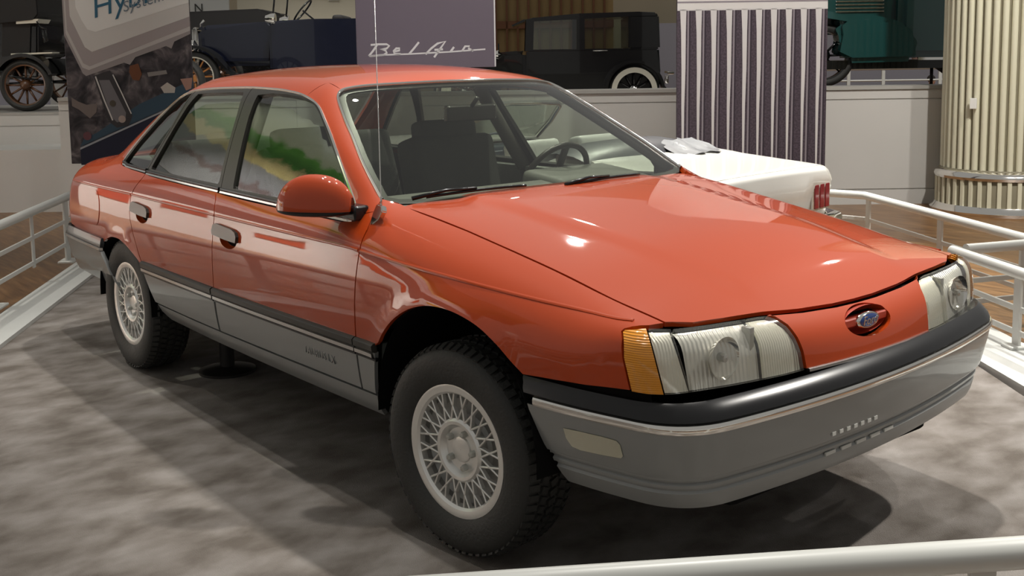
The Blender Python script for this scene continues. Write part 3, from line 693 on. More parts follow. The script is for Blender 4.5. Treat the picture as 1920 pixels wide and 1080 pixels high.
# ---- wheels (local: axle along y, outer face toward -y)
def wheel_meshes():
    d = {}
    bm = bmesh.new()
    prof = [(.190, -.070), (.199, -.083), (.206, -.089), (.220, -.097), (.243, -.1025), (.266, -.1035), (.286, -.101), (.300, -.095), (.310, -.084), (.3145, -.070), (.3155, 0), (.3145, .070), (.310, .084), (.302, .095), (.266, .1035), (.220, .097), (.199, .083), (.190, .07)]
    add_lathe(bm, prof, 'y', 72); bmesh.ops.recalc_face_normals(bm, faces=bm.faces)
    # raised ring and tread blocks
    nb = 64
    for k in range(nb):
        t = 2*PI*k/nb
        for row, (ya, wy, wl, sk, r0) in enumerate(((-.074, .030, .020, .25, .3125), (-.037, .026, .021, -.35, .3165), (0, .026, .021, .35, .317), (.037, .026, .021, -.35, .3165), (.074, .030, .020, .25, .3125))):
            tt = t+(row % 2)*PI/nb
            rot = Matrix.Rotation(-tt, 3, 'Y')@Matrix.Rotation(sk, 3, 'X')
            if abs(ya) > .06: rot = Matrix.Rotation(-tt, 3, 'Y')@Matrix.Rotation(math.copysign(.42, ya), 3, 'Z')@Matrix.Rotation(sk*.3, 3, 'X')
            c = Vector((r0*math.cos(tt), ya, r0*math.sin(tt)))
            add_box(bm, c, (.013, wy, wl), rot)
    d['tyre'] = bm
    bm = bmesh.new(); add_lathe(bm, [(.186, -.060), (.190, -.078), (.2035, -.085), (.2035, -.0885), (.196, -.0895), (.181, -.086), (.174, -.078), (.171, -.060)], 'y', 72); d['rim_lip'] = bm
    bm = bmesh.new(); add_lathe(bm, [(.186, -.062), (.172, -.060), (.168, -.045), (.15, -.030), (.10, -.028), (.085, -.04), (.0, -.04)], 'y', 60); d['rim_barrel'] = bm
    bm = bmesh.new(); add_lathe(bm, [(.088, -.035), (.098, -.060), (.098, -.074), (.090, -.0815), (.080, -.080), (.072, -.070), (.067, -.062), (.040, -.060), (.038, -.066), (.03, -.068), (.001, -.068)], 'y', 48); d['hub_cap'] = bm
    bm = bmesh.new(); add_lathe(bm, [(.0105, -.058), (.0105, -.076), (.008, -.080), (.0005, -.081)], 'y', 6, (0, 0, 0)); d['lug_nut'] = bm
    # one diagonal spoke from (r=.094, ang 0) to (r=.176, ang +a)
    for nm, a in (('spoke_a', math.radians(13.5)), ('spoke_b', math.radians(-13.5))):
        bm = bmesh.new(); A = Vector((.093, -.072, 0)); B = Vector((.178*math.cos(a), -.079, .178*math.sin(a))); t = (B-A); L = t.length
        rot = Matrix.Rotation(-math.atan2(t.z, t.x), 3, 'Y')
        add_box(bm, (A+B)/2+Vector((0, .006, 0)), (L, .016, .0062), rot, .0018, 1); d[nm] = bm
    out = {}
    for k, b in d.items():
        bmesh.ops.recalc_face_normals(b, faces=b.faces); me = bpy.data.meshes.new(k); b.to_mesh(me); b.free()
        me.polygons.foreach_set('use_smooth', [True]*len(me.polygons)); me.set_sharp_from_angle(angle=math.radians(30))
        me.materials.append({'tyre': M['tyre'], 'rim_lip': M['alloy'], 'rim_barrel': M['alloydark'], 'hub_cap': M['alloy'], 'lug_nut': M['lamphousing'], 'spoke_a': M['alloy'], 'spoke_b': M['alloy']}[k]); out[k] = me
    return out
WM = wheel_meshes()
for (x, y, rz) in ((1.346, -.770, math.radians(6.1)), (-1.346, -.761, 0), (1.346, .770, PI+math.radians(6.1)), (-1.346, .761, PI)):
    w = link(bpy.data.objects.new('wheel', WM['rim_barrel']), car); w.location = (x, y, .3245); w.rotation_euler = (0, .3 if y < 0 else 0, rz)
    w['label'] = 'black tyre on a lattice-spoked alloy rim'
    for k in ('tyre', 'rim_lip', 'hub_cap'): link(bpy.data.objects.new(k, WM[k]), w)
    if y < 0:
        for k in range(20):
            for nm in ('spoke_a', 'spoke_b'):
                o = link(bpy.data.objects.new('spoke', WM[nm]), w); o.rotation_euler = (0, 2*PI*k/20, 0)
        for k in range(5):
            o = link(bpy.data.objects.new('lug_nut', WM['lug_nut']), w); t = 2*PI*k/5+.3; o.location = (.054*math.cos(t), 0, .054*math.sin(t))

# ---- door furniture, fuel door, mirrors, antenna, wipers
def handle(par, x0, mirror):
    # black flap handle set in a painted cup
    sg = -1 if not mirror else 1
    h = Sm([(x0+dx, z) for dx, z in ((0, .840), (.02, .848), (.17, .840), (.205, .831), (.218, .815), (.216, .792), (.12, .794), (.0, .802), (-.008, .815))], f_lower)
    o = panel('door_handle', h, 'side', f_lower, M['satin'], par, off=.013, gap=0, flange=.02, step=.03, mirror=mirror); o['label'] = 'black flap door handle'
    rim = np.array(Sm(CUP(x0), f_all)); c0 = rim.mean(0); bm = bmesh.new(); rows = []
    for k, dp in ((1.0, .002), (.93, .014), (.75, .024), (.45, .029), (.1, .030)):
        rows.append([bm.verts.new((c0[0]+(p[0]-c0[0])*k, (p[1]+dp)*(-1 if mirror else 1), c0[2]+(p[2]-c0[2])*k)) for p in rim])
    for A, B in zip(rows[:-1], rows[1:]):
        for j in range(len(A)): bm.faces.new((A[j], A[(j+1) % len(A)], B[(j+1) % len(A)], B[j]))
    bm.faces.new(rows[-1]); bm_obj('handle_cup', bm, M['paint'], o, True)
for i, mr in enumerate((False, True)):
    handle(fdoors[i], -.228, mr); handle(rdoors[i], -1.165, mr)
fl = [(-1.722+.078*math.cos(t), .762+.09*math.sin(t)) for t in np.linspace(0, 2*PI, 36, endpoint=False)]
fuel = panel('fuel_door', Sm(fl, f_lower), 'side', f_lower, M['paint'], quarters[0], off=.0025, gap=0, flange=.008, step=.03)
# raised character line along the flanks
zcr = lambda x: .877-.057*min(1, max(0, (x-.80)/1.12))-.010*max(0, -x-1.2)
for pr_, a, b in ((fdoors, -.240, .855), (rdoors, -1.192, -.252), (quarters, -2.16, -1.208), (fenders, .868, 1.985)):
    pth = Sm([(x, zcr(x)) for x in xs(a, b, 28)], f_lower)
    for i, mr in enumerate((False, True)): strip('character_line', pth, f_lower, M['paint'], pr_[i], w=.011, h=.0032, mirror=mr, rnd=.7)
# faint raised model lettering on the front door cladding
for i, (sg, mr) in enumerate(((-1, False), (1, True))):
    bm = bmesh.new(); q = S(.36, .468, f_lower)
    tm = text_mesh('cladding_lettering', 'TAURUS LX', .040, M['grey'], clad_f[i], text_frame((.58, sg*(abs(S(.58, .468, f_lower)[1])+.004), .468), (-sg, 0, 0), (0, 0, 1)), .003, 0, 1.05)
def make_mirror(mirror):
    sg = -1 if not mirror else 1
    tip = np.array([.545, 1.005, 0]); inn = np.array([.775, .835, 0]); ax = (inn-tip); n = np.array([.60, .80, 0])
    def dome(zb, H, D, Db, full=False):
        bm = bmesh.new(); rows = []; NU, NV = 20, 14
        for i in range(NU+1):
            u = i/NU; r = max(0.02, 1-abs((u-.52)/.52)**2.3)**.5
            c = tip+ax*(.02+.96*u); row = []
            for j in range(NV+1):
                ph = PI*j/NV; cs = math.cos(ph); d = D if cs > 0 else Db
                p = c+n*(d*r*math.copysign(abs(cs)**.8, cs)); z = zb+H*r*math.sin(ph)**.9
                row.append(bm.verts.new((p[0], sg*p[1], z)))
            rows.append(row)
        for i in range(NU):
            for j in range(NV): bm.faces.new((rows[i][j], rows[i+1][j], rows[i+1][j+1], rows[i][j+1]))
            bm.faces.new((rows[i][0], rows[i][NV], rows[i+1][NV], rows[i+1][0]))
        bm.faces.new(rows[0]); bm.faces.new(rows[-1][::-1])
        return bm
    par = fdoors[1 if mirror else 0]
    o = bm_obj('side_mirror', dome(.992, .122, .060, .050), M['paint'], par, True, 50); o['label'] = 'red side mirror shell on a black base'
    bm = dome(.992, -.022, .064, .054); bm_obj('mirror_base', bm, M['black'], o, True, 50)
    bm = dome(.987, .122, .030, .062); bm_obj('mirror_rim', bm, M['black'], o, True, 50)
    bm = bmesh.new(); add_box(bm, (.725, sg*.818, .985), (.15, .06, .05), bevel=.015, seg=3); bm_obj('mirror_arm', bm, M['black'], o, True, 40)
    sail = Sm([(.60, .985), (.635, 1.05), (.66, 1.043), (.735, .986), (.745, .966), (.60, .962)], f_gh)
    panel('mirror_sail', sail, 'side', f_gh, M['black'], o, off=.004, gap=0, flange=.01, step=.02, mirror=mirror)
make_mirror(False)
ab = np.array([.885, -.785, .985])
bm = bmesh.new(); add_prism(bm, [(-.030, -.045), (.012, -.018), (.028, .012), (.020, .030), (-.012, .034), (-.022, .0)], .022, (ab+np.array([0, -.010, 0]), (1, 0, 0), (0, .25, .97), (0, -.97, .25)))
bmesh.ops.bevel(bm, geom=list(bm.edges), offset=.003, segments=2, affect='EDGES')
ant = bm_obj('antenna_base', bm, M['chrome'], fenders[0], True, 40)
bm = bmesh.new(); add_tube(bm, [ab+np.array([.0, -.012, .02]), ab+np.array([0, -.012, .06]), ab+np.array([0, -.012, .062]), ab+np.array([-.006, -.012, .80])], [.004, .0035, .0018, .0014], 8); bm_obj('antenna_rod', bm, M['brightstrip'], ant, True)
def wiper(a, b, c):
    A, B, C_ = [on(f_gh, [p], CH['ws'])[0] for p in (a, b, c)]; nn = np.array([.5, 0, .86])
    bm = bmesh.new(); add_tube(bm, [A+nn*.012, (A+B)/2+nn*.026, B+nn*.016], [.008, .006, .005], 6); w = bm_obj('wiper', bm, M['black'], car, True)
    pts = [A+(C_-A)*t+nn*.008 for t in np.linspace(.12, 1, 14)]; pts = on(f_gh, pts, CH['ws'])
    bm = bmesh.new(); add_tube(bm, [p+nn*.008 for p in pts], .0055, 6); bm_obj('wiper_blade', bm, M['black'], w, True)
wiper((.86, -.66, 1.02), (.90, -.42, 1.03), (.935, -.22, 1.035)); wiper((.965, -.06, 1.02), (.945, .18, 1.035), (.925, .37, 1.035))
bm = bmesh.new(); add_prism(bm, [(-.74, .80), (-.60, .865), (-.4, .90), (0, .93), (.4, .90), (.6, .865), (.74, .80), (.74, .92), (.4, .985), (0, 1.0), (-.4, .985), (-.74, .92)], .03, ((0, 0, .962), (0, 1, 0), (1, 0, 0), (0, 0, 1))); bm_obj('cowl_grille', bm, M['black'], car)

# ---- interior
def soft(name, parts, mat, parent, lev=2):
    bm = bmesh.new()
    for c, s_, rot in parts: add_box(bm, c, s_, rot, bevel=min(s_)*.44, seg=4)
    return bm_obj(name, bm, mat, parent, True, 60)
RY = lambda a: Matrix.Rotation(a, 3, 'Y')
for sg in (-1, 1):
    st = soft('front_seat', [((.02, sg*.37, .60), (.54, .50, .16), RY(-.10)), ((-.30, sg*.37, .83), (.15, .50, .60), RY(-.26)), ((.02, sg*.37, .47), (.46, .40, .14), None)], M['fabric'], car)
    st['label'] = 'grey fabric front seat'
    soft('headrest', [((-.375, sg*.37, 1.115), (.11, .33, .17), RY(-.16))], M['fabric'], st)
    bm = bmesh.new()
    for q in (-.06, .06): add_tube(bm, [(-.36, sg*.37+q, 1.02), (-.37, sg*.37+q, 1.09)], .007, 8)
    bm_obj('headrest_post', bm, M['chrome'], st, True)
rs = soft('rear_seat', [((-.93, 0, .62), (.52, 1.30, .18), RY(-.08)), ((-1.28, 0, .83), (.16, 1.32, .56), RY(-.36))], M['fabric'], car); rs['label'] = 'grey fabric rear bench seat'
soft('parcel_shelf', [((-1.58, 0, .985), (.46, 1.30, .04), None)], M['dash'], car)
ds = soft('dashboard', [((.71, 0, .88), (.36, 1.42, .22), RY(.12)), ((.60, .37, .975), (.26, .46, .10), RY(.10)), ((.86, 0, .93), (.30, 1.36, .08), RY(-.05))], M['dash'], car); ds['label'] = 'grey vinyl dashboard with instrument hood'
bm = bmesh.new(); cc = Vector((.44, .355, .975)); R_ = Matrix.Rotation(math.radians(-62), 3, 'Y')
ring = [cc+R_@Vector((0.172*math.cos(t), .172*math.sin(t), 0)) for t in np.linspace(0, 2*PI, 40, endpoint=False)]
add_tube(bm, ring, .013, 8, closed=True); sw = bm_obj('steering_wheel', bm, M['satin'], car, True)
bm = bmesh.new(); add_box(bm, cc+R_@Vector((0, 0, -.01)), (.12, .16, .05), R_, .02); add_box(bm, cc, (.03, .36, .018), R_, .006); add_box(bm, cc+R_@Vector((.09, 0, 0)), (.18, .03, .016), R_, .005)
bm_obj('steering_hub', bm, M['satin'], sw, True, 40)
bm = bmesh.new(); add_tube(bm, [cc, cc+R_@Vector((0, 0, -.25))], .03, 10); bm_obj('steering_column', bm, M['dash'], sw, True)
bm = bmesh.new(); add_box(bm, (.350, -.02, 1.272), (.035, .25, .066), bevel=.015, seg=3); im = bm_obj('rear_view_mirror', bm, M['satin'], car, True, 40)
bm = bmesh.new(); add_tube(bm, [(.352, -.02, 1.29), (.40, -.02, 1.335)], .009, 8); bm_obj('mirror_stem', bm, M['satin'], im, True)
rl = [p for p in roof_out]
panel('headliner', rl, 'top', f_gh, M['liner'], car, off=-.035, gap=.03, flange=0, step=.08)
for sg, fd, rd in ((-1, fdoors[0], rdoors[0]), (1, fdoors[1], rdoors[1])):
    for nm, x0, x1, par in (('door_trim', -.24, .80, fd), ('door_trim', -1.02, -.27, rd)):
        bm = bmesh.new(); add_box(bm, ((x0+x1)/2, sg*.785, .73), (x1-x0, .06, .46), bevel=.02); add_box(bm, ((x0+x1)/2, sg*.735, .76), ((x1-x0)*.6, .07, .06), bevel=.02); bm_obj(nm, bm, M['dash'], par, True, 40)
    bm = bmesh.new(); b0 = S(-.27, .95, f_gh); b1 = S(-.36, 1.36, f_gh)
    add_tube(bm, [(-.27, sg*(abs(b0[1])-.045), .95), (-.36, sg*(abs(b1[1])-.05), 1.36)], .035, 8); bm_obj('b_pillar_trim', bm, M['liner'], car, True)
    # inner trims behind the windshield pillars
    q = [np.array(p) for p in ws3[1:9]]
    bm = bmesh.new(); add_tube(bm, [(p[0]-.035, sg*(abs(p[1])-.02), p[2]-.015) for p in q], .022, 8); bm_obj('a_pillar_trim', bm, M['satin'], car, True)
# ---- jack stand beside the rear wheel
jk = thing('jack_stand', 'dark steel jack stand under the red sedan beside its rear wheel', 'jack stand', (-.98, -.52, 0), group='jack stands under the red sedan')
M['stand'] = simple('jack_stand_steel', (.02, .018, .017), .5, .4)
bm = bmesh.new(); add_lathe(bm, [(.001, .0), (.135, .0), (.135, .012), (.10, .022), (.03, .03), (.001, .03)], 'z', 28); bm_obj('base', bm, M['stand'], jk, True, 40)
bm = bmesh.new(); add_tube(bm, [(0, 0, .02), (0, 0, .20)], .035, 14); add_tube(bm, [(0, 0, .20), (0, 0, .30)], .022, 14); bm_obj('post', bm, M['stand'], jk, True, 40)
bm = bmesh.new(); add_box(bm, (0, 0, .300), (.10, .07, .02), bevel=.004); bm_obj('saddle', bm, M['stand'], jk)
j2 = dup(jk); j2.location = (-.98, .52, 0); j2['label'] = 'dark steel jack stand under the far rear side of the red sedan'

# ================================================================== THE HALL
def H(L, D, z=0.0):     # hall grid: L across, D deep, measured from the visitors' aisle
    return Vector((3.9329-.775*D+.632*L, -2.7247+.632*D+.775*L, z))
HROT = math.atan2(.775, .632)
def struct(o, label): o['kind'] = 'structure'; o['label'] = label; return o
def noise_mat(name, stops, scale, rough, detail=6, stretch=(1, 1, 1), bump=0.0, bscale=60, rot=0.0, distort=0.0, spec=.3):
    m, nt, b = newmat(name); tc = nt.nodes.new('ShaderNodeTexCoord'); mp = nt.nodes.new('ShaderNodeMapping'); mp.inputs['Scale'].default_value = stretch; mp.inputs['Rotation'].default_value = (0, 0, rot)
    n = nt.nodes.new('ShaderNodeTexNoise'); n.inputs['Scale'].default_value = scale; n.inputs['Detail'].default_value = detail; n.inputs['Distortion'].default_value = distort
    cr = nt.nodes.new('ShaderNodeValToRGB'); e = cr.color_ramp.elements
    e[0].position, e[0].color = stops[0][0], (*stops[0][1], 1); e[1].position, e[1].color = stops[-1][0], (*stops[-1][1], 1)
    for p, c in stops[1:-1]: el = e.new(p); el.color = (*c, 1)
    nt.links.new(tc.outputs['Object'], mp.inputs[0]); nt.links.new(mp.outputs[0], n.inputs['Vector']); nt.links.new(n.outputs['Fac'], cr.inputs[0]); nt.links.new(cr.outputs[0], b.inputs['Base Color'])
    b.inputs['Roughness'].default_value = rough; b.inputs['Specular IOR Level'].default_value = spec
    if bump:
        n2 = nt.nodes.new('ShaderNodeTexNoise'); n2.inputs['Scale'].default_value = bscale; n2.inputs['Detail'].default_value = 2; nt.links.new(tc.outputs['Object'], n2.inputs['Vector'])
        bp = nt.nodes.new('ShaderNodeBump'); bp.inputs['Strength'].default_value = bump; bp.inputs['Distance'].default_value = .01; nt.links.new(n2.outputs['Fac'], bp.inputs['Height']); nt.links.new(bp.outputs[0], b.inputs['Normal'])
    return m
M['carpet'] = noise_mat('mottled_grey_carpet', [(.34, (.122, .106, .092)), (.5, (.185, .166, .150)), (.68, (.255, .236, .22))], 4.2, .95, 10, (1.5, 1, 1), .5, 260, .65, .15, .1)
M['wood'] = noise_mat('brown_wood_floor', [(.3, (.10, .045, .016)), (.55, (.20, .10, .038)), (.75, (.30, .16, .065))], 3.0, .32, 6, (1, 9, 1), 0, 60, HROT, .3, .5)
M['kerb'] = simple('pale_kerb_paint', (.52, .53, .51), .45, noise=.05)
M['rail'] = simple('white_rail_paint', (.62, .63, .60), .35)
M['plinth'] = simple('grey_plinth_paint', (.50, .49, .47), .6, noise=.03, nscale=3)
M['plinthcap'] = simple('grey_plinth_cap', (.33, .32, .30), .5)
def prism_obj(name, poly, z0, z1, mat, parent=None):
    bm = bmesh.new(); add_prism(bm, poly, z1-z0, ((0, 0, z0), (1, 0, 0), (0, 1, 0), (0, 0, 1))); return bm_obj(name, bm, mat, parent)
struct(prism_obj('floor', [(30, -30), (30, 30), (-40, 30), (-40, -30)], -.30, -.06, M['wood']), 'brown polished wooden museum floor')
carpet_poly = [(-5.6, .60), (-4.68, 0), (-3.09, -1.01), (1.15, -3.62), (2.55, -1.42), (3.55, .14), (3.0, 1.02), (1.73, 1.92), (1.4, 2.19), (.60, 2.80), (-1.6, 3.0), (-3.6, 2.2)]
struct(prism_obj('floor_carpet', carpet_poly, -.06, 0, M['carpet']), 'mottled grey carpet of the display platform')
# kerbs that carry the railings
def kerb(name, a, b, w, label):
    a, b = Vector((*a, 0)), Vector((*b, 0)); t = (b-a).normalized(); n = Vector((-t.y, t.x, 0))*w
    return struct(prism_obj(name, [(p.x, p.y) for p in (a, b, b+n, a+n)], -.06, .022, M['kerb']), label)
kerb('trim_1', (1.15, -3.62), (-5.3, .42), -.24, 'pale kerb along the left edge of the carpet')
kerb('trim_2', (3.0, 1.02), (.42, 2.94), -.36, 'pale kerb along the right edge of the carpet')
kerb('trim_3', (1.15, -3.62), (3.55, .14), -.20, 'pale kerb along the near edge of the carpet')
def railing(pts, h, label, posts, balusters=(), rad=.030, mids=(.33, .16), midw=.03, plate=.10):
    o = thing('railing', label, 'railing', (pts[0][0], pts[0][1], 0)); base = Vector((pts[0][0], pts[0][1], 0))
    P3 = [Vector((*p, 0))-base for p in pts]
    bm = bmesh.new(); add_tube(bm, [p+Vector((0, 0, h-rad)) for p in P3], rad, 16); bm_obj('top_rail', bm, M['rail'], o, True, 50)
    for z in mids:
        for a, b in zip(P3[:-1], P3[1:]):
            bm = bmesh.new(); t = (b-a); L = t.length; rot = Matrix.Rotation(math.atan2(t.y, t.x), 3, 'Z')
            add_box(bm, (a+b)/2+Vector((0, 0, z)), (L, .012, midw), rot, .003, 1); bm_obj('mid_rail', bm, M['rail'], o)
    def at(d):
        for a, b in zip(P3[:-1], P3[1:]):
            L = (b-a).length
            if d <= L: return a+(b-a)*(d/L), math.atan2((b-a).y, (b-a).x)
            d -= L
        return P3[-1], math.atan2((P3[-1]-P3[-2]).y, (P3[-1]-P3[-2]).x)
    for d in posts:
        p, a = at(d); rot = Matrix.Rotation(a, 3, 'Z'); bm = bmesh.new()
        add_box(bm, p+Vector((0, 0, (h-.03)/2+.01)), (plate, .016, h-.05), rot, .003, 1); q = bm_obj('post', bm, M['rail'], o)
        bm = bmesh.new(); add_box(bm, p+Vector((0, 0, .030)), (plate*1.6, .11, .016), rot, .003, 1); bm_obj('foot_plate', bm, M['rail'], q)
    for d in balusters:
        p, a = at(d); rot = Matrix.Rotation(a, 3, 'Z'); bm = bmesh.new(); add_box(bm, p+Vector((0, 0, (h+.13)/2-.02)), (.045, .012, h-.16), rot, .003, 1); bm_obj('baluster', bm, M['rail'], o)
    return o
d_l = Vector((-.839, .544))
railing([(.92, -3.66), (-4.95, .14)], .535, 'pale grey railing with flat posts left of the red sedan', (.2, 1.75, 3.30, 4.85, 6.40), (.97, 2.52, 4.10, 5.62))
railing([(2.0, -2.16), (3.62, .35)], .55, 'round white top rail in the near right foreground', (.2, 1.70), (.95,), rad=.0315, plate=.055)
railing([(3.0, 1.55), (1.41, 2.56), (.83, 2.93)], .43, 'white railing just right of the red sedan\'s headlamp', (1.0, 1.93, 2.57), (1.45,), plate=.06, mids=(.22, .10))
railing([(.86, 3.02), (1.03, 3.46)], .43, 'short white railing running away from the right corner', (.40,), (), plate=.06, mids=(.22, .10))
railing([(-2.6, 4.30), (-.98, 4.64), (-.84, 4.66), (.96, 3.565)], .43, 'long white railing beyond the white convertible\'s tail', (1.0, 1.85, 2.9), (), plate=.06, mids=(.22, .10))
# plinths and back walls
def hbox(name, L0, L1, D0, D1, z0, z1, mat, parent=None, bevel=0):
    bm = bmesh.new(); c = H((L0+L1)/2, (D0+D1)/2, (z0+z1)/2); add_box(bm, c, (abs(L1-L0), abs(D1-D0), abs(z1-z0)), Matrix.Rotation(HROT, 3, 'Z'), bevel)
    return bm_obj(name, bm, mat, parent)
pl = struct(hbox('wall_left', -9.0, -4.975, 12.3, 14.6, -.06, .925, M['plinth']), 'grey display plinth under the brass-era black car')
hbox('plinth_cap', -9.0, -4.97, 12.295, 14.6, .925, .955, M['plinthcap'], pl)
hbox('panel_board', -9.0, -4.98, 12.288, 12.3, .11, .80, M['plinth'], pl); hbox('panel_board', -9.0, -4.98, 12.288, 12.3, .812, .922, M['plinth'], pl); hbox('panel_board', -9.0, -4.98, 12.288, 12.3, -.06, .098, M['plinth'], pl)
pr = struct(hbox('wall_back', -4.6, 7.5, 11.2, 11.5, -.10, 1.115, M['plinth']), 'long light grey display wall behind the red sedan')
hbox('wall_cap', -4.6, 7.5, 11.17, 11.55, 1.115, 1.150, M['plinthcap'], pr)
for z0, z1 in ((-.06, .09), (.102, 1.01), (1.022, 1.112)):
    for i in range(5): hbox('panel_board', -4.6+2.42*i, -4.6+2.42*(i+1)-.004, 11.188, 11.2, z0, z1, M['plinth'], pr)
struct(hbox('floor_stage', -6.5, 2.75, 11.5, 19.0, -.06, .60, M['plinth']), 'raised stage floor behind the display wall')
struct(hbox('floor_riser', -6.0, -1.0, 14.5, 18.0, .60, .92, M['plinth']), 'riser carrying the navy touring car')
M['backwall'] = simple('beige_back_wall', (.50, .43, .31), .8, noise=.05, nscale=1.5)
M['mauve'] = simple('mauve_wall_panel', (.42, .26, .24), .8); M['white'] = simple('white_panel', (.72, .72, .69), .6)
M['lilac'] = simple('pale_lilac_wall', (.55, .54, .62), .8)
struct(hbox('wall_far', -22, 16, 26.0, 26.2, -.06, 8, M['backwall']), 'beige back wall of the hall')
struct(hbox('wall_far_left', -14.2, -8.55, 22.0, 22.1, -.06, 1.95, M['lilac']), 'pale lilac low wall behind the brass-era car')
tag(hbox('wall_board', -11.3, -8.95, 21.8, 21.9, 2.25, 4.2, M['mauve']), 'mauve wall board behind the brass-era black car', 'board')
bm = bmesh.new(); p = H(-8.85, 21.5, 0); add_tube(bm, [p+Vector((0, 0, -.06)), p+Vector((0, 0, 5))], .13, 14); tag(bm_obj('white_pipe', bm, M['white'], None, True, 40), 'white upright pipe beside the mauve board', 'pipe')
struct(hbox('wall_far_right', 3.0, 12.0, 25.0, 25.1, -.06, 2.2, M['lilac']), 'pale lilac wall behind the teal truck')
tag(hbox('wall_sign', -4.9, -1.9, 20.0, 20.06, 1.9, 3.2, simple('cream_sign', (.66, .60, .47), .7)), 'cream sign board behind the navy touring car', 'sign')
c = H(-5.70, 19.97, 2.50); ex_ = Vector((.632, .775, 0))
sg_ = tag(hbox('number_sign', -6.3, -5.05, 20.0, 20.06, 2.2, 2.9, M['white']), 'white sign with small dark characters beside the hybrid banner', 'sign')
text_mesh('sign_lettering', '3 N', .22, M['black'], sg_, text_frame(H(-5.72, 19.985, 2.44), ex_, (0, 0, 1)), .002, 0, 1.4)
# paper notes on the sign board behind the navy car
for i, (L, z, w, h) in enumerate(((-3.95, 2.62, .30, .26), (-3.55, 2.60, .28, .30), (-3.25, 2.55, .20, .40), (-2.95, 2.66, .25, .22))):
    tag(hbox('notice_panel', L, L+w, 19.95, 19.99, z, z+h, M['white']), '%s of the small white notices on the cream sign board' % ('leftmost', 'second from left', 'third from left', 'rightmost')[i], 'notice', 'notices on the cream board')
# slatted wooden screen behind the black sedan
scr = thing('slatted_screen', 'brown wooden screen of upright slats behind the black sedan', 'screen', H(1.2, 22, -.06))
M['slat'] = simple('brown_slat', (.16, .06, .02), .5); M['tan'] = simple('tan_screen_back', (.36, .25, .11), .8)
def rel(o, par): o.parent = par; o.matrix_parent_inverse = Matrix.Translation(-Vector(par.location)); return o
o = hbox('screen_back', -.4, 2.05, 22.1, 22.15, -.06, 4, M['tan']); rel(o, scr)
for i in range(11): o = hbox('slat', -.30+.215*i, -.26+.215*i, 22.0, 22.08, -.06, 4, M['slat']); rel(o, scr)
o = hbox('screen_rail', -.4, 2.05, 22.0, 22.08, 2.05, 2.2, M['slat']); rel(o, scr)
# tall doorway trim right of the black sedan
tag(hbox('door_post', 2.75, 2.86, 16.9, 17.0, .60, 4, M['white']), 'white upright post behind the black sedan\'s tail', 'post')
tag(hbox('grey_partition', 3.0, 3.75, 19.0, 19.1, -.06, 4, simple('grey_partition', (.25, .24, .26), .7)), 'grey partition between the black sedan and the grille banner', 'partition')
tag(hbox('mauve_post', 2.86, 3.0, 17.05, 17.15, .60, 4, M['mauve']), 'narrow mauve post beside the white upright post', 'post')

# ---- printed banners: flat boards with flat print
def board(name, label, L0, L1, D, z0, z1, mat, cat='banner', thick=.03):
    o = thing(name, label, cat, H((L0+L1)/2, D, z0), HROT)
    bm = bmesh.new(); add_box(bm, (0, thick/2, (z1-z0)/2), (L1-L0, thick, z1-z0), None, .004, 1); bm_obj('board', bm, mat, o)
    o['_c'] = ((L0+L1)/2, z0); return o
def prt(o, name, pts, mat, layer=1):          # pts in hall coordinates (L, z), printed on the board's face
    c = o['_c']; e = .0012*layer
    return mesh_obj(name, [(p[0]-c[0], -e, p[1]-c[1]) for p in pts], [tuple(range(len(pts)))], mat, o)
def ribbon(pts, w):
    P2 = [Vector(p) for p in pts]; A, B = [], []
    for i, p in enumerate(P2):
        t = (P2[min(i+1, len(P2)-1)]-P2[max(i-1, 0)]).normalized(); n = Vector((-t.y, t.x))*w/2; A.append(p+n); B.append(p-n)
    return A, B
def stroke(o, name, pts, w, mat, layer=1):
    A, B = ribbon(pts, w); c = o['_c']; e = .0012*layer; n = len(A)
    V = [(p.x-c[0], -e, p.y-c[1]) for p in A]+[(p.x-c[0], -e, p.y-c[1]) for p in B]
    return mesh_obj(name, V, [(i, i+1, n+i+1, n+i) for i in range(n-1)], mat, o)
flat = lambda n, c, r=.55: simple(n, c, r, spec=.3)
# hybrid banner
hb = board('hybrid_banner', 'tall banner printed with a silver engine cover reading Hybrid System', -3.862, -2.768, 9.6, .62, 3.1, noise_mat('print_engine_parts', [(.36, (.012, .011, .014)), (.50, (.045, .038, .044)), (.60, (.10, .085, .09)), (.72, (.24, .21, .21))], 5.5, .5, 5, (1, 1, 1), 0, 60, 0, 1.2))
hx = lambda px, py: (-3.859+(px-115)*.00459, 2.038-py*.00461)
hp = lambda L: [hx(*p) for p in L]
c1, c2, c3 = flat('print_silver', (.56, .54, .52)), flat('print_silver_edge', (.28, .25, .25)), flat('print_white', (.70, .69, .67))
prt(hb, 'printed_cover_rim', hp([(115, 66), (146, 137), (152, 142), (225, 118), (236, 122), (247, 108), (306, 88), (316, 93), (322, 80), (353, 66), (353, -230), (115, -230)]), c2, 1)
prt(hb, 'printed_cover_flange', hp([(118, 62), (146, 126), (158, 131), (353, 60), (353, -230), (118, -230)]), flat('print_flange', (.46, .43, .42)), 2)
prt(hb, 'printed_cover_side', hp([(121, 56), (148, 118), (160, 124), (353, 52), (353, -230), (121, -230)]), flat('print_cover_side', (.33, .29, .29)), 3)
prt(hb, 'printed_cover_top', hp([(128, 30), (153, 88), (166, 97), (353, 34), (353, -230), (128, -230)]), c1, 4)
prt(hb, 'printed_cover_face', hp([(140, 14), (150, 38), (160, 55), (175, 60), (353, 8), (353, -230), (140, -230)]), c3, 5)
ink = flat('print_blue_ink', (.03, .12, .20))
ang = Matrix.Rotation(math.radians(13), 4, 'Y')
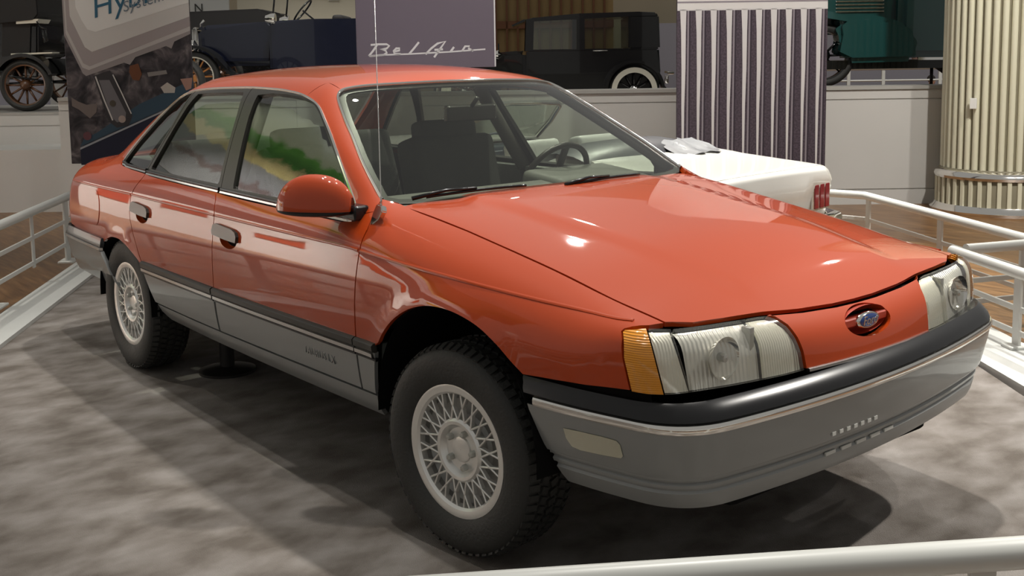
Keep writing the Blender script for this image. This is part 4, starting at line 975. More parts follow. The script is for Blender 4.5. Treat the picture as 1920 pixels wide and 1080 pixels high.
def banner_text(o, name, body, L, z, size, tilt, mat, layer, shear=.3):
    c = o['_c']; m = Matrix.Translation((L-c[0], -.0012*layer, z-c[1])) @ Matrix.Rotation(-tilt, 4, 'Y') @ Matrix.Rotation(PI/2, 4, 'X')
    return text_mesh(name, body, size, mat, o, m, .0003, shear, 1.05)
p = hx(238, 0); banner_text(hb, 'printed_word', 'Hybrid', p[0]+.04, p[1]+.01, .26, math.radians(15), ink, 7)
p = hx(262, 7); banner_text(hb, 'printed_word', 'System', p[0]+.02, p[1]+.005, .125, math.radians(15), flat('print_grey_ink', (.16, .20, .24)), 8)
prt(hb, 'printed_navy_base', hp([(133, 276), (300, 206), (353, 184), (353, 310), (133, 310)]), flat('print_navy', (.010, .012, .03)), 2)
prt(hb, 'printed_teal_shelf', hp([(168, 248), (250, 196), (353, 152), (353, 183), (133, 275), (140, 262)]), flat('print_teal', (.03, .06, .09)), 3)
prt(hb, 'printed_shelf_edge', hp([(133, 277), (353, 184), (353, 187), (133, 281)]), flat('print_edge', (.30, .31, .33)), 4)
prt(hb, 'printed_bracket', hp([(166, 142), (198, 132), (212, 158), (236, 218), (228, 236), (205, 240), (190, 228), (172, 165)]), flat('print_bracket_dark', (.035, .032, .036)), 4)
prt(hb, 'printed_bracket_face', hp([(176, 150), (196, 150), (224, 212), (222, 226), (206, 230), (196, 220)]), flat('print_bracket', (.15, .14, .15)), 5)
stroke(hb, 'printed_bracket_edge', hp([(170, 143), (185, 190), (198, 226)]), .012, c1, 6); stroke(hb, 'printed_bracket_edge', hp([(203, 140), (218, 175), (234, 214)]), .010, c1, 6)
circ = lambda cx, cy, r, n=20: [hx(cx+r*math.cos(2*PI*i/n), cy+r*math.sin(2*PI*i/n)) for i in range(n)]
prt(hb, 'printed_bolt', circ(216, 224, 7), flat('print_bolt', (.34, .27, .24)), 7); prt(hb, 'printed_bolt', circ(200, 194, 6), flat('print_bolt_dark', (.07, .055, .04)), 7)
prt(hb, 'printed_copper_part', hp([(236, 124), (252, 120), (258, 140), (252, 152), (240, 150), (234, 136)]), flat('print_copper', (.14, .05, .02)), 4)
prt(hb, 'printed_rod', hp([(268, 137), (304, 133), (306, 140), (270, 145)]), flat('print_rod', (.22, .20, .19)), 4)
prt(hb, 'printed_hose', hp([(292, 165), (305, 156), (320, 166), (318, 176), (298, 176)]), flat('print_hose', (.42, .38, .34)), 4)
prt(hb, 'printed_arm', hp([(122, 182), (135, 190), (150, 196), (170, 194), (168, 210), (155, 222), (135, 205), (122, 198)]), flat('print_arm', (.16, .13, .12)), 3)
prt(hb, 'printed_tag', hp([(330, 150), (353, 148), (350, 168), (340, 172)]), flat('print_tag', (.34, .19, .15)), 4)
prt(hb, 'printed_knob', circ(148, 255, 8), flat('print_knob', (.13, .05, .06)), 5)
# Bel Air banner
bb = board('bel_air_banner', 'mauve-grey banner with the silver script Bel Air', -1.432, -.136, 10.3, 1.405, 3.2, flat('mauve_grey_print', (.150, .125, .160)))
bx = lambda px, py: (-1.432+(px-665)*.00493, 2.036-py*.00490)
sil = flat('print_silver_script', (.68, .66, .68))
S_ = {'b': [(692, 84), (705, 83), (722, 83), (727, 86), (722, 91), (710, 93), (720, 95), (722, 99), (716, 103), (690, 105)], 'bs': [(704, 84), (697, 94), (688, 105)],
      'e': [(736, 97), (746, 95), (746, 91), (740, 91), (735, 96), (736, 101), (748, 102)], 'l': [(783, 80), (773, 92), (764, 102)],
      'a': [(795, 103), (806, 92), (818, 83), (833, 79), (822, 94), (811, 109)], 'ab': [(812, 95), (828, 94)], 'i': [(849, 90), (842, 99)], 'r': [(864, 98), (870, 89), (878, 89), (876, 93), (885, 98)],
      'line': [(688, 105), (720, 103), (765, 102), (842, 99), (908, 95)]}
for k, v in S_.items(): stroke(bb, 'printed_script', [bx(*q) for q in v], .019 if k != 'line' else .014, sil, 1)
prt(bb, 'printed_edge_line', [(-.150, 1.41), (-.138, 1.41), (-.138, 3.19), (-.150, 3.19)], sil, 1)
# grille banner
gb = board('grille_banner', 'tall banner printed with an upright chrome grille', 1.470, 2.802, 9.8, .40, 3.0, noise_mat('print_grille_mesh', [(.4, (.055, .042, .055)), (.6, (.085, .065, .085))], 60, .5, 2))
gx = lambda px, py: (1.470+(px-1268)*.00470, 1.972-py*.00472)
gw = flat('print_pale_chrome', (.62, .60, .60)); gg = flat('print_grey_line', (.26, .23, .26)); gdk = flat('print_grille_dark', (.038, .030, .042))
prt(gb, 'printed_header', [gx(*q) for q in ((1269, 18), (1551, 18), (1551, -215), (1269, -215))], flat('print_header', (.66, .64, .63)), 1)
prt(gb, 'printed_header_line', [gx(*q) for q in ((1269, 6), (1551, 6), (1551, 3), (1269, 3))], gg, 2); prt(gb, 'printed_header_line', [gx(*q) for q in ((1269, 20), (1551, 20), (1551, 17), (1269, 17))], gw, 2)
for i, px in enumerate((1281, 1310, 1338, 1367, 1396, 1423, 1451, 1479, 1507, 1535)):
    prt(gb, 'printed_bar', [gx(*q) for q in ((px-7, 18), (px+5, 18), (px+4, 60), (px+3.5, 130), (px+1.5, 200), (px+.5, 300), (px+.5, 330), (px-3, 330), (px-3, 300), (px-4, 200), (px-4, 130), (px-5, 60))], gw, 2)
    prt(gb, 'printed_bar_side_line', [gx(*q) for q in ((px+7, 20), (px+10, 20), (px+8, 330), (px+5, 330))], gg, 2)  # thin grey printed line beside each bar
    prt(gb, 'printed_gap', [gx(*q) for q in ((px+11, 20), (px+13, 20), (px+11, 330), (px+9, 330))], gdk, 2)

# ---- fluted column
cl = thing('fluted_column', 'cream fluted column on a chrome-ringed base at the right edge', 'column', H(4.80, 10.7, -.06))
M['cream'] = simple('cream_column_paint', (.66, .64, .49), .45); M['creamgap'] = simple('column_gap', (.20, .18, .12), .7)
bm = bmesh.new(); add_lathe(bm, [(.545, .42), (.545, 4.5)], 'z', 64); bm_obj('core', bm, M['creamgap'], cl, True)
bm = bmesh.new(); add_lathe(bm, [(.60, .02), (.60, .40), (.575, .43)], 'z', 64); bm_obj('drum', bm, M['creamgap'], cl, True)
for nm, prof in (('chrome_ring', [(.56, .33), (.625, .335), (.635, .36), (.625, .39), (.58, .42), (.56, .42)]), ('chrome_foot', [(.55, 0), (.66, 0), (.67, .03), (.64, .055), (.62, .085), (.56, .09)])):
    bm = bmesh.new(); add_lathe(bm, prof, 'z', 64); bm_obj(nm, bm, M['chrome'], cl, True, 40)
nfl = 44
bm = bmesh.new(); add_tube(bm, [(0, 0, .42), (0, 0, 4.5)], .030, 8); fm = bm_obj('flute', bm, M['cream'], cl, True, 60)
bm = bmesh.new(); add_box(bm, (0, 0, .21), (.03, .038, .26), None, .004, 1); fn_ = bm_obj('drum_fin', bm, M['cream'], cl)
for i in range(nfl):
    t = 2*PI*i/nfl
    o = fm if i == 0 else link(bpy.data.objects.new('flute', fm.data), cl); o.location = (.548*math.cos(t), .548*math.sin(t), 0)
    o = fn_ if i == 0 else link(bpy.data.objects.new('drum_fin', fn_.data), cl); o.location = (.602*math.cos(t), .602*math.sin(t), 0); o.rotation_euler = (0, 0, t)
q = H(4.33, 10.32, 1.0)-Vector(cl.location); bm = bmesh.new(); add_box(bm, q, (.06, .03, .10), Matrix.Rotation(HROT-.5, 3, 'Z'), .006); bm_obj('switch_plate', bm, M['white'], cl)

# ---- white convertible behind the sedan (local x toward its nose, tail at 0)
mu = thing('convertible_car', 'white convertible with triple red tail lamps behind the red sedan', 'car', H(1.75, 7.2, -.06), PI+.101)
WMu = Spl([(-.3, .74), (0, .775), (.4, .835), (1.0, .858), (2.0, .85), (3.0, .845), (4.0, .82), (4.7, .76)]); PMu = Spl([(.1, -.10), (.25, -.03), (.45, 0), (.62, -.012), (.72, -.03), (.85, -.06), (1.0, -.1)])
ZMu = Spl([(-.3, .74), (0, .775), (.35, .80), (.8, .835), (1.2, .865), (1.6, .85), (2.4, .84), (3.2, .87), (3.8, .86), (4.3, .83), (4.7, .78)])
def f_mu(p):
    x, y, z = p[:, 0], np.abs(p[:, 1]), p[:, 2]
    r = smax(y-(WMu(x)+PMu(z)), z-(ZMu(x)-.02*y*y), .10)
    r = smax(r, -x-.02+.05*y*y+.25*np.abs(z-.66)*(z < .66)+.12*np.maximum(z-.66, 0), .05)
    r = smax(r, x-4.55+.10*y*y, .08)
    return smax(r, .17-z, .04)
M['whitepaint'] = simple('white_car_paint', (.86, .85, .80), .35, 0, .8)
def arc(cx, cz, r, a0, a1, n=12): return [(cx+r*math.cos(a), cz+r*math.sin(a)) for a in np.linspace(a0, a1, n)]
def SMm(pts): return Sm(pts, f_mu)
q_o = SMm([(.04, .70), (.06, .40), (.30, .30), (.56, .26)] + arc(.92, .30, .36, PI, 0) + [(1.30, .22), (1.55, .22), (1.55, .60), (1.60, .775)]) + [Tp(1.45, -.78, f_mu), Tp(.9, -.77, f_mu), Tp(.4, -.74, f_mu), Tp(.03+.05*.49, -.70, f_mu)]
CH['mside'] = (0, .85, -.53)
both('quarter_panel', q_o, 'mside', f_mu, M['whitepaint'], mu, step=.05)
d_o = SMm([(1.555, .22), (2.60, .22), (2.66, .78), (1.605, .775), (1.555, .6)]); both('door', d_o, 'side', f_mu, M['whitepaint'], mu, step=.06)
f_o = SMm([(2.605, .22), (3.18, .26)] + arc(3.55, .30, .36, PI, 0) + [(3.92, .26), (4.40, .28), (4.47, .50), (4.47, .74)]) + [Tp(4.40, -.70, f_mu), Tp(3.5, -.72, f_mu), Tp(2.9, -.75, f_mu)] + SMm([(2.665, .78)])
both('fender', f_o, 'mside', f_mu, M['whitepaint'], mu, step=.05)
tedge = [Tp(.03+.05*y*y, y, f_mu) for y in (-.70, -.5, -.25, 0, .25, .5, .70)]
dk = [Tp(.4, -.74, f_mu), Tp(.9, -.77, f_mu), Tp(1.02, -.70, f_mu)]; panel('deck_lid', dk+mir(dk)[::-1]+tedge[::-1], 'top', f_mu, M['whitepaint'], mu, step=.06)
hd = [Tp(2.85, -.74, f_mu), Tp(3.5, -.72, f_mu), Tp(4.40, -.70, f_mu)]; panel('hood', hd+mir(hd)[::-1], 'top', f_mu, M['whitepaint'], mu, step=.08)
Rm = lambda y, z: cast(f_mu, [[-1.0, y, z]], (1, 0, 0), 2.0)[0]
tp_ = [Rm(-.735, .70), Rm(-.745, .66), Rm(-.74, .40)]; CH['rtop'] = (.8, 0, -.6); tail = panel('tail_panel', tp_+mir(tp_)[::-1]+tedge[::-1], 'rtop', f_mu, M['whitepaint'], mu, step=.06)
M['redlens'] = simple('red_tail_lens', (.24, .008, .012), .2, 0, .8)
for sg in (-1, 1):
    for k in range(3):
        y0 = sg*(.50+.080*k); p = Rm(y0, .56)
        bm = bmesh.new(); add_box(bm, (p[0]-.006, y0, .562), (.022, .070, .19), Matrix.Rotation(0, 3, 'Z'), .010, 3); b_ = bm_obj('tail_lamp_bezel', bm, M['chrome'], tail, True, 40)
        bm = bmesh.new(); add_box(bm, (p[0]-.014, y0, .562), (.022, .054, .168), None, .009, 3); l_ = bm_obj('tail_lamp', bm, M['redlens'], b_, True, 40)
bm = bmesh.new(); add_tube(bm, [(.28, -.845, .40), (.10, -.82, .40), (-.02, -.74, .40), (-.07, -.5, .40), (-.08, 0, .40), (-.07, .5, .40), (-.02, .74, .40), (.10, .82, .40), (.28, .845, .40)], .045, 12); bm_obj('rear_bumper', bm, M['chrome'], mu, True, 50)
M['navyvinyl'] = simple('dark_vinyl', (.035, .036, .042), .45)
bm = bmesh.new(); n_ = 10
rows = []
for i, (x, z, w) in enumerate(((.98, .85, .66), (1.02, .90, .69), (1.12, .935, .70), (1.28, .95, .70), (1.42, .93, .69), (1.46, .86, .68))):
    rows.append([bm.verts.new((x+.10*(j/n_*2-1)**2*.6, w*(j/n_*2-1), z-.07*abs(j/n_*2-1)**3)) for j in range(n_+1)])
for a, b in zip(rows[:-1], rows[1:]):
    for j in range(n_): bm.faces.new((a[j], a[j+1], b[j+1], b[j]))
bt = bm_obj('folded_top_boot', bm, M['navyvinyl'], mu, True)
M['plastic'] = simple('clear_plastic_sheet', (.30, .31, .32), .18, 0, .5, bump=.8, bscale=9)
bm = bmesh.new(); rows = []
for i, (x, z, w) in enumerate(((.80, .845, .50), (.92, .868, .55), (1.00, .905, .55), (1.06, .935, .50))):
    rows.append([bm.verts.new((x+.03*math.sin(j*1.7), -.10-w*.5+w*(j/n_-.5), z+.008*math.sin(j*2.1+i)-.03*abs(j/n_*2-1)**3)) for j in range(n_+1)])
for a, b in zip(rows[:-1], rows[1:]):
    for j in range(n_): bm.faces.new((a[j], a[j+1], b[j+1], b[j]))
bm_obj('boot_cover_sheet', bm, M['plastic'], bt, True)
bm = bmesh.new(); add_box(bm, (2.1, 0, .30), (1.5, 1.50, .06), None, .01); bm_obj('cabin_floor', bm, M['dark'], mu)
M['whitevinyl'] = simple('white_vinyl', (.55, .55, .53), .4); M['bluevinyl'] = simple('blue_grey_vinyl', (.05, .06, .09), .4)
for sg in (-1, 1):
    s_ = soft('front_seat', [((2.15, sg*.36, .50), (.50, .50, .15), None), ((1.87, sg*.36, .72), (.14, .50, .42), RY(.2))], M['whitevinyl'], mu)
soft('rear_seat', [((1.45, 0, .52), (.35, 1.1, .14), None), ((1.42, 0, .72), (.12, 1.1, .30), RY(.2))], M['whitevinyl'], mu)
soft('dashboard', [((2.68, 0, .76), (.22, 1.40, .16), None)], M['bluevinyl'], mu)
bm = bmesh.new(); wf = [(2.86, -.70, .86), (2.66, -.66, 1.00), (2.50, -.61, 1.14), (2.47, -.55, 1.165), (2.50, 0, 1.18), (2.47, .55, 1.165), (2.50, .61, 1.14), (2.66, .66, 1.00), (2.86, .70, .86)]
add_tube(bm, wf, .022, 8); wfo = bm_obj('windshield_frame', bm, M['chrome'], mu, True, 50)
mesh_obj('windshield_glass', wf+[(2.92, .3, .87), (2.92, -.3, .87)], [tuple(range(len(wf)+2))], M['glass'], wfo)
bm = bmesh.new(); sc_ = Vector((2.40, .36, .80)); R2 = Matrix.Rotation(math.radians(60), 3, 'Y'); add_tube(bm, [sc_+R2@Vector((.19*math.cos(t), .19*math.sin(t), 0)) for t in np.linspace(0, 2*PI, 28, endpoint=False)], .010, 6, closed=True)
add_box(bm, sc_, (.03, .37, .012), R2); bm_obj('steering_wheel', bm, M['bluevinyl'], mu, True, 50)
for x in (.92, 3.55):
    for sg in (-1, 1):
        bm = bmesh.new(); add_lathe(bm, [(.17, -.08), (.20, -.095), (.27, -.095), (.30, -.08), (.305, 0), (.30, .08), (.27, .095), (.17, .08)], 'y', 32, (x, sg*.70, .305)); w_ = bm_obj('wheel', bm, M['tyre'], mu, True, 40)
        bm = bmesh.new(); add_lathe(bm, [(.001, sg*.10), (.06, sg*.10), (.10, sg*.075), (.17, sg*.085), (.19, sg*.07)], 'y', 28, (x, sg*.70, .305)); bm_obj('hubcap', bm, M['chrome'], w_, True, 40)
bm = bmesh.new(); add_box(bm, (2.3, 0, .24), (3.9, 1.30, .10), None, .02); bm_obj('underbody', bm, M['dark'], mu)
inn = SMm([(1.1, .80), (2.7, .80), (2.7, .25), (1.1, .25)]); both('door_inner', inn, 'side', f_mu, M['whitevinyl'], mu, off=-.06, gap=0, flange=0, step=.15)

# ---- vintage cars on the plinths (local x runs to the right along the hall, y away from the visitors)
def vthing(name, label, L, D, z): return thing(name, label, 'car', H(L, D, z), HROT)
M['vblack'] = simple('gloss_black_enamel', (.004, .004, .004), .22, 0, .5, spec=.3); M['vnavy'] = simple('navy_enamel', (.006, .008, .020), .22, 0, .7); M['vteal'] = simple('teal_enamel', (.006, .060, .058), .25, 0, .8)
M['oak'] = simple('varnished_wood', (.085, .032, .010), .35, 0, .4); M['vtop'] = simple('black_canvas', (.012, .011, .011), .8); M['whitewall'] = simple('whitewall_rubber', (.60, .57, .48), .6)
def vwheel(par, x, y, z, r, spokes, spokemat, tyremat, rimmat=None, ww=False, rr=.70):
    bm = bmesh.new(); add_lathe(bm, [(r*.78, -.045), (r*.86, -.06), (r*.95, -.05), (r, -.02), (r, .02), (r*.95, .05), (r*.86, .06), (r*.78, .045)], 'y', 40, (x, y, z), True); w = bm_obj('wheel', bm, tyremat, par, True, 50)
    bm = bmesh.new(); add_lathe(bm, [(r*.80, -.045), (r*.80, .045), (r*.73, .04), (r*.73, -.04)], 'y', 40, (x, y, z), True); bm_obj('rim', bm, rimmat or spokemat, w, True, 40)
    if ww: bm = bmesh.new(); add_lathe(bm, [(r*.72, -.064), (r*.93, -.058)], 'y', 40, (x, y, z)); bm_obj('whitewall_band', bm, M['whitewall'], w, True)
    for k in range(spokes):
        a = 2*PI*k/spokes; d = Vector((math.cos(a), 0, math.sin(a))); bm = bmesh.new(); add_tube(bm, [Vector((x, y, z))+d*r*.12, Vector((x, y, z))+d*r*.76], [.016, .010], 6); bm_obj('spoke', bm, spokemat, w, True)
    bm = bmesh.new(); add_lathe(bm, [(.001, -.075), (.03, -.07), (.055, -.045), (r*.2, -.03), (r*.2, .03)], 'y', 16, (x, y, z)); bm_obj('hub', bm, spokemat if not ww else M['chrome'], w, True, 40)
    return w
def vprism(name, poly, y0, y1, mat, par, bevel=0.0):
    bm = bmesh.new(); add_prism(bm, poly, y1-y0, ((0, y0, 0), (1, 0, 0), (0, 0, 1), (0, 1, 0)))
    if bevel: bmesh.ops.bevel(bm, geom=list(bm.edges), offset=bevel, segments=2, affect='EDGES')
    return bm_obj(name, bm, mat, par, True, 35)
def fender_arc(par, x, z, r, a0, a1, y0, y1, mat, extra=(), th=.02, name='fender'):
    pts = [(x+r*math.cos(a), z+r*math.sin(a)) for a in np.linspace(a0, a1, 16)]+list(extra)
    A, B = ribbon(pts, th*2); return vprism(name, [tuple(p) for p in A]+[tuple(p) for p in B][::-1], y0, y1, mat, par)
# brass-era car on the left plinth
t = vthing('brass_era_car', 'black brass-era car with wooden-spoked wheels on the left plinth', -5.55, 12.65, .955)
vwheel(t, 0, 0, .300, .300, 12, M['oak'], M['tyre']); vwheel(t, 0, 1.25, .300, .300, 12, M['oak'], M['tyre']); vwheel(t, -2.2, 0, .300, .300, 12, M['oak'], M['tyre']); vwheel(t, -2.2, 1.25, .300, .300, 12, M['oak'], M['tyre'])
vprism('body', [(-2.0, .36), (-.30, .36), (-.06, .62), (.10, .66), (.12, .98), (-.30, 1.02), (-2.0, 1.02)], .12, 1.12, M['vblack'], t, .02)
vprism('seat_back', [(-.34, .60), (.04, .62), (.08, 1.05), (-.30, 1.05)], .10, 1.14, M['vtop'], t, .03)
vprism('canopy', [(-1.6, 1.05), (-.42, 1.0), (.10, 1.02), (.17, 1.10), (.14, 2.2), (-1.5, 2.2)], .05, 1.2, M['vtop'], t, .02)
vprism('seat_cushion_edge', [(-.10, .995), (.13, 1.005), (.16, 1.05), (-.10, 1.04)], .06, .4, M['whitewall'], t)
vprism('chassis', [(-2.1, .40), (1.6, .40), (1.6, .58), (.1, .60), (-2.1, .50)], .15, .55, M['vblack'], t)
vprism('running_board', [(-.12, .635), (.35, .655), (.35, .67), (-.12, .66)], -.08, .12, M['whitewall'], t)
fender_arc(t, 0, .30, .34, .35, 2.6, -.10, .12, M['vblack'])
bm = bmesh.new(); add_tube(bm, [(.14, .05, 1.02), (.20, .02, .95), (.27, .0, .93)], .008, 6); add_tube(bm, [(.25, 0, .93), (.27, 0, .80), (.24, 0, .78), (.22, 0, .92)], .012, 6); bm_obj('side_lamp_bracket', bm, M['vblack'], t, True)
bm = bmesh.new(); add_tube(bm, [(-.9, -.02, .52), (.3, -.02, .33)], .012, 6); add_tube(bm, [(-.6, .3, .30), (.6, .3, .34)], .02, 6); bm_obj('axle_rod', bm, M['vblack'], t, True)
vwheel(t, 1.75, 0, .300, .300, 12, M['oak'], M['tyre'])
# navy touring car
t = vthing('touring_car', 'navy blue open touring car with orange wooden spokes behind the banners', -4.46, 15.6, .92)
vwheel(t, 0, 0, .36, .36, 12, simple('orange_spokes', (.42, .16, .03), .4), M['tyre'], M['whitewall']); vwheel(t, 0, 1.35, .36, .36, 12, M['oak'], M['tyre']); vwheel(t, 2.75, 0, .36, .36, 12, M['oak'], M['tyre'])
vprism('hood', [(-.05, .50), (1.05, .50), (1.10, 1.12), (.95, 1.125), (.03, 1.085), (-.03, 1.04)], .30, 1.05, M['vnavy'], t, .07)
vprism('body', [(1.03, .42), (2.9, .42), (2.95, 1.13), (2.3, 1.15), (1.6, 1.15), (1.12, 1.13), (1.03, 1.10)], .14, 1.21, M['vnavy'], t, .04)
vprism('radiator', [(-.12, .48), (-.03, .48), (-.03, 1.03), (-.06, 1.07), (-.12, 1.05)], .34, 1.01, M['chrome'], t, .02)
bm = bmesh.new(); add_tube(bm, [(-.07, .67, 1.05), (-.07, .67, 1.12), (-.02, .67, 1.17)], [.02, .014, .02], 8); bm_obj('mascot', bm, M['chrome'], t, True)
fender_arc(t, 0, .36, .42, PI*.98, .55, -.12, .16, M['vblack'], [(.50, .42), (.70, .30), (.95, .22), (1.9, .21)])
fender_arc(t, 2.75, .36, .42, PI-.2, 0, -.12, .16, M['vblack'])
vprism('running_board', [(.8, .19), (2.4, .19), (2.4, .23), (.8, .23)], -.12, .2, M['vblack'], t)
for sg in (.18, 1.15):
    bm = bmesh.new(); add_lathe(bm, [(.001, -.15), (.05, -.13), (.075, -.06), (.085, .0), (.075, .01), (.001, .015)], 'x', 18, (1.12, sg, 1.16)); bm_obj('cowl_lamp', bm, M['chrome'], t, True, 40)
bm = bmesh.new(); add_tube(bm, [(1.08, .20, 1.12), (1.14, .20, 1.60)], .014, 6); add_tube(bm, [(1.08, 1.12, 1.12), (1.14, 1.12, 1.60)], .014, 6); add_tube(bm, [(1.14, .20, 1.60), (1.14, 1.12, 1.60)], .012, 6); add_tube(bm, [(1.10, .20, 1.25), (1.10, 1.12, 1.25)], .008, 6); bm_obj('windshield_frame', bm, M['vblack'], t, True)
bm = bmesh.new(); sc_ = Vector((1.48, .40, 1.28)); R2 = Matrix.Rotation(math.radians(-50), 3, 'Y'); add_tube(bm, [sc_+R2@Vector((.19*math.cos(a), .19*math.sin(a), 0)) for a in np.linspace(0, 2*PI, 24, endpoint=False)], .014, 6, closed=True); add_tube(bm, [sc_, sc_+R2@Vector((0, 0, -.4))], .014, 6); bm_obj('steering_wheel', bm, M['vblack'], t, True)
soft('seat', [((2.0, .68, 1.10), (.16, .9, .22), None)], M['vtop'], t)
bm = bmesh.new(); add_lathe(bm, [(.001, -.02), (.09, -.02), (.105, .02), (.10, .05), (.001, .10)], 'x', 18, (-.10, .25, .78)); add_lathe(bm, [(.001, -.02), (.09, -.02), (.105, .02), (.10, .05), (.001, .10)], 'x', 18, (-.10, 1.1, .78)); bm_obj('headlamp', bm, M['chrome'], t, True, 40)
# another black car's roof farther behind
t = vthing('coach_car', 'black closed car half hidden behind the navy touring car', -5.05, 18.0, .60)
vprism('roof', [(-.6, 1.12), (1.15, 1.12), (1.18, 1.66), (.95, 1.74), (-.4, 1.70), (-.6, 1.6)], .2, 1.3, M['vtop'], t, .04); vprism('body', [(-.7, .3), (1.4, .3), (1.4, 1.12), (-.7, 1.12)], .15, 1.35, M['vblack'], t, .04)
for x in (-.3, 1.2): vwheel(t, x, .05, .36, .36, 10, M['oak'], M['tyre'])
# black closed sedan with whitewall tyres
t = vthing('vintage_sedan', 'black vintage closed sedan with whitewall tyres above the display wall', .24, 16.6, .60)
vwheel(t, 1.61, 0, .37, .37, 12, M['vblack'], M['tyre'], M['vblack'], True); vwheel(t, -.95, 0, .37, .37, 12, M['oak'], M['tyre'], M['vblack'], True); vwheel(t, 1.61, 1.4, .37, .37, 12, M['oak'], M['tyre'], M['vblack'], True); vwheel(t, -.95, 1.4, .37, .37, 12, M['oak'], M['tyre'], M['vblack'], True)
vprism('lower_body', [(-.02, .30), (2.0, .30), (2.02, .66), (2.0, 1.0), (0, 1.0)], .10, 1.30, M['vblack'], t, .03)
vprism('roof', [(-.06, 1.44), (.10, 1.475), (.8, 1.53), (1.7, 1.545), (1.96, 1.53), (2.0, 1.46), (1.55, 1.475), (.10, 1.42)], .12, 1.28, M['vblack'], t, .02)
vprism('quarter', [(1.54, .98), (2.02, .98), (2.0, 1.50), (1.54, 1.50)], .11, 1.29, M['vblack'], t, .03)
for y0 in (.11, 1.24):
    vprism('pillar', [(-.02, .98), (.10, .98), (.12, 1.46), (.0, 1.45)], y0, y0+.05, M['vblack'], t); vprism('pillar', [(.75, .98), (.88, .98), (.88, 1.50), (.76, 1.50)], y0, y0+.05, M['vblack'], t)
    mesh_obj('window_glass', [(.10, y0+.02, 1.0), (.75, y0+.02, 1.0), (.76, y0+.02, 1.46), (.11, y0+.02, 1.44)], [(0, 1, 2, 3)], M['glass'], t); mesh_obj('window_glass', [(.88, y0+.02, 1.0), (1.54, y0+.02, 1.0), (1.54, y0+.02, 1.49), (.88, y0+.02, 1.47)], [(0, 1, 2, 3)], M['glass'], t)
vprism('sun_visor', [(-.20, 1.35), (-.02, 1.42), (-.02, 1.46), (-.22, 1.37)], .12, 1.28, M['vblack'], t)
vprism('hood', [(-1.25, .45), (0, .45), (0, .98), (-.1, .99), (-1.2, .90), (-1.25, .85)], .35, 1.05, M['vblack'], t, .06)
fender_arc(t, 1.61, .37, .43, PI-.15, .12, -.14, .14, M['vblack'], [(2.10, .36), (2.14, .30)]); fender_arc(t, -.95, .37, .43, PI, .5, -.14, .14, M['vblack'], [(-.45, .42), (-.2, .27), (.8, .25)])
bm = bmesh.new(); add_tube(bm, [(-.42, .15, .98), (-.42, .15, 1.10)], .010, 6); add_lathe(bm, [(.001, -.03), (.06, -.03), (.07, .02), (.001, .09)], 'x', 16, (-.45, .15, .93)); bm_obj('cowl_lamp', bm, M['chrome'], t, True, 40)
bm = bmesh.new(); add_tube(bm, [(2.12, .05, .62), (2.2, .05, .62), (2.24, .3, .62), (2.24, 1.1, .62)], .022, 8); add_box(bm, (2.14, .3, .52), (.06, .08, .12), None, .01); bm_obj('rear_bumper', bm, M['chrome'], t, True, 40)
bm = bmesh.new(); add_tube(bm, [(1.0, .085, .97), (1.22, .085, .97)], .008, 6); bm_obj('door_handle', bm, M['chrome'], t, True)
# teal truck on the right
t = vthing('vintage_truck', 'teal vintage truck with a rounded fender above the right display wall', 3.70, 12.7, 1.10)
vwheel(t, -.10, .05, .36, .36, 8, M['vblack'], M['tyre'], M['vblack']); vwheel(t, -.10, 1.5, .36, .36, 8, M['vblack'], M['tyre'], M['vblack'])
vprism('fender', [(.0, .72), (.10, .80), (.35, .82), (.60, .78), (.82, .70), (.92, .58), (.95, .42), (.90, .28), (.14, .27), (.10, .42), (.02, .58)], -.12, .22, M['vteal'], t, .06)
vprism('fender_arch', [(-.42, .50), (-.30, .68), (-.10, .78), (.12, .74), (.14, .80), (-.1, .86), (-.36, .74), (-.48, .52)], -.12, .22, M['vteal'], t)
vprism('hood', [(-.6, .60), (.80, .60), (.85, 1.4), (-.6, 1.35)], .22, 1.2, M['vteal'], t, .08); vprism('cab', [(.78, .32), (2.6, .32), (2.6, 2.0), (.95, 2.0), (.80, 1.4)], .10, 1.4, M['vteal'], t, .08)
for k in range(6):
    bm = bmesh.new(); add_box(bm, (.36, .205, .86+.04*k), (.56, .02, .016), None, .004, 1); bm_obj('hood_louver', bm, M['chrome'], t)
vprism('chassis', [(-.6, .20), (2.6, .20), (2.6, .30), (-.6, .30)], .0, 1.3, M['vblack'], t); vprism('running_board_strip', [(.94, .295), (2.6, .285), (2.6, .315), (.94, .325)], -.10, .10, M['chrome'], t)
bm = bmesh.new(); add_tube(bm, [(1.30, .3, .22), (1.62, .3, .0)], .03, 8); add_tube(bm, [(1.25, .3, .22), (1.25, .3, .0)], .02, 8); bm_obj('support_strut', bm, M['stand'], t, True)
struct(hbox('floor_truck_stage', 2.9, 8, 12.3, 14.4, -.06, 1.10, M['plinth']), 'stage block under the teal truck') if False else None
# white railing and child far behind the truck
o = thing('railing', 'distant white railing under the teal truck', 'railing', H(5.0, 17.5, -.06), HROT)
for nm, pts, r_ in (('top_rail', [(-1.2, 0, 1.30), (2.6, 0, 1.30)], .035), ('mid_rail', [(-1.2, 0, 1.10), (2.6, 0, 1.10)], .015), ('mid_rail', [(-1.2, 0, .90), (2.6, 0, .90)], .015)):
    bm = bmesh.new(); add_tube(bm, pts, r_, 8); bm_obj(nm, bm, M['rail'], o, True)
for x in (-1.1, -.25, -.15, .35, .9, 1.8, 2.5): bm = bmesh.new(); add_box(bm, (x, 0, .66), (.05, .03, 1.28)); bm_obj('post', bm, M['rail'], o)

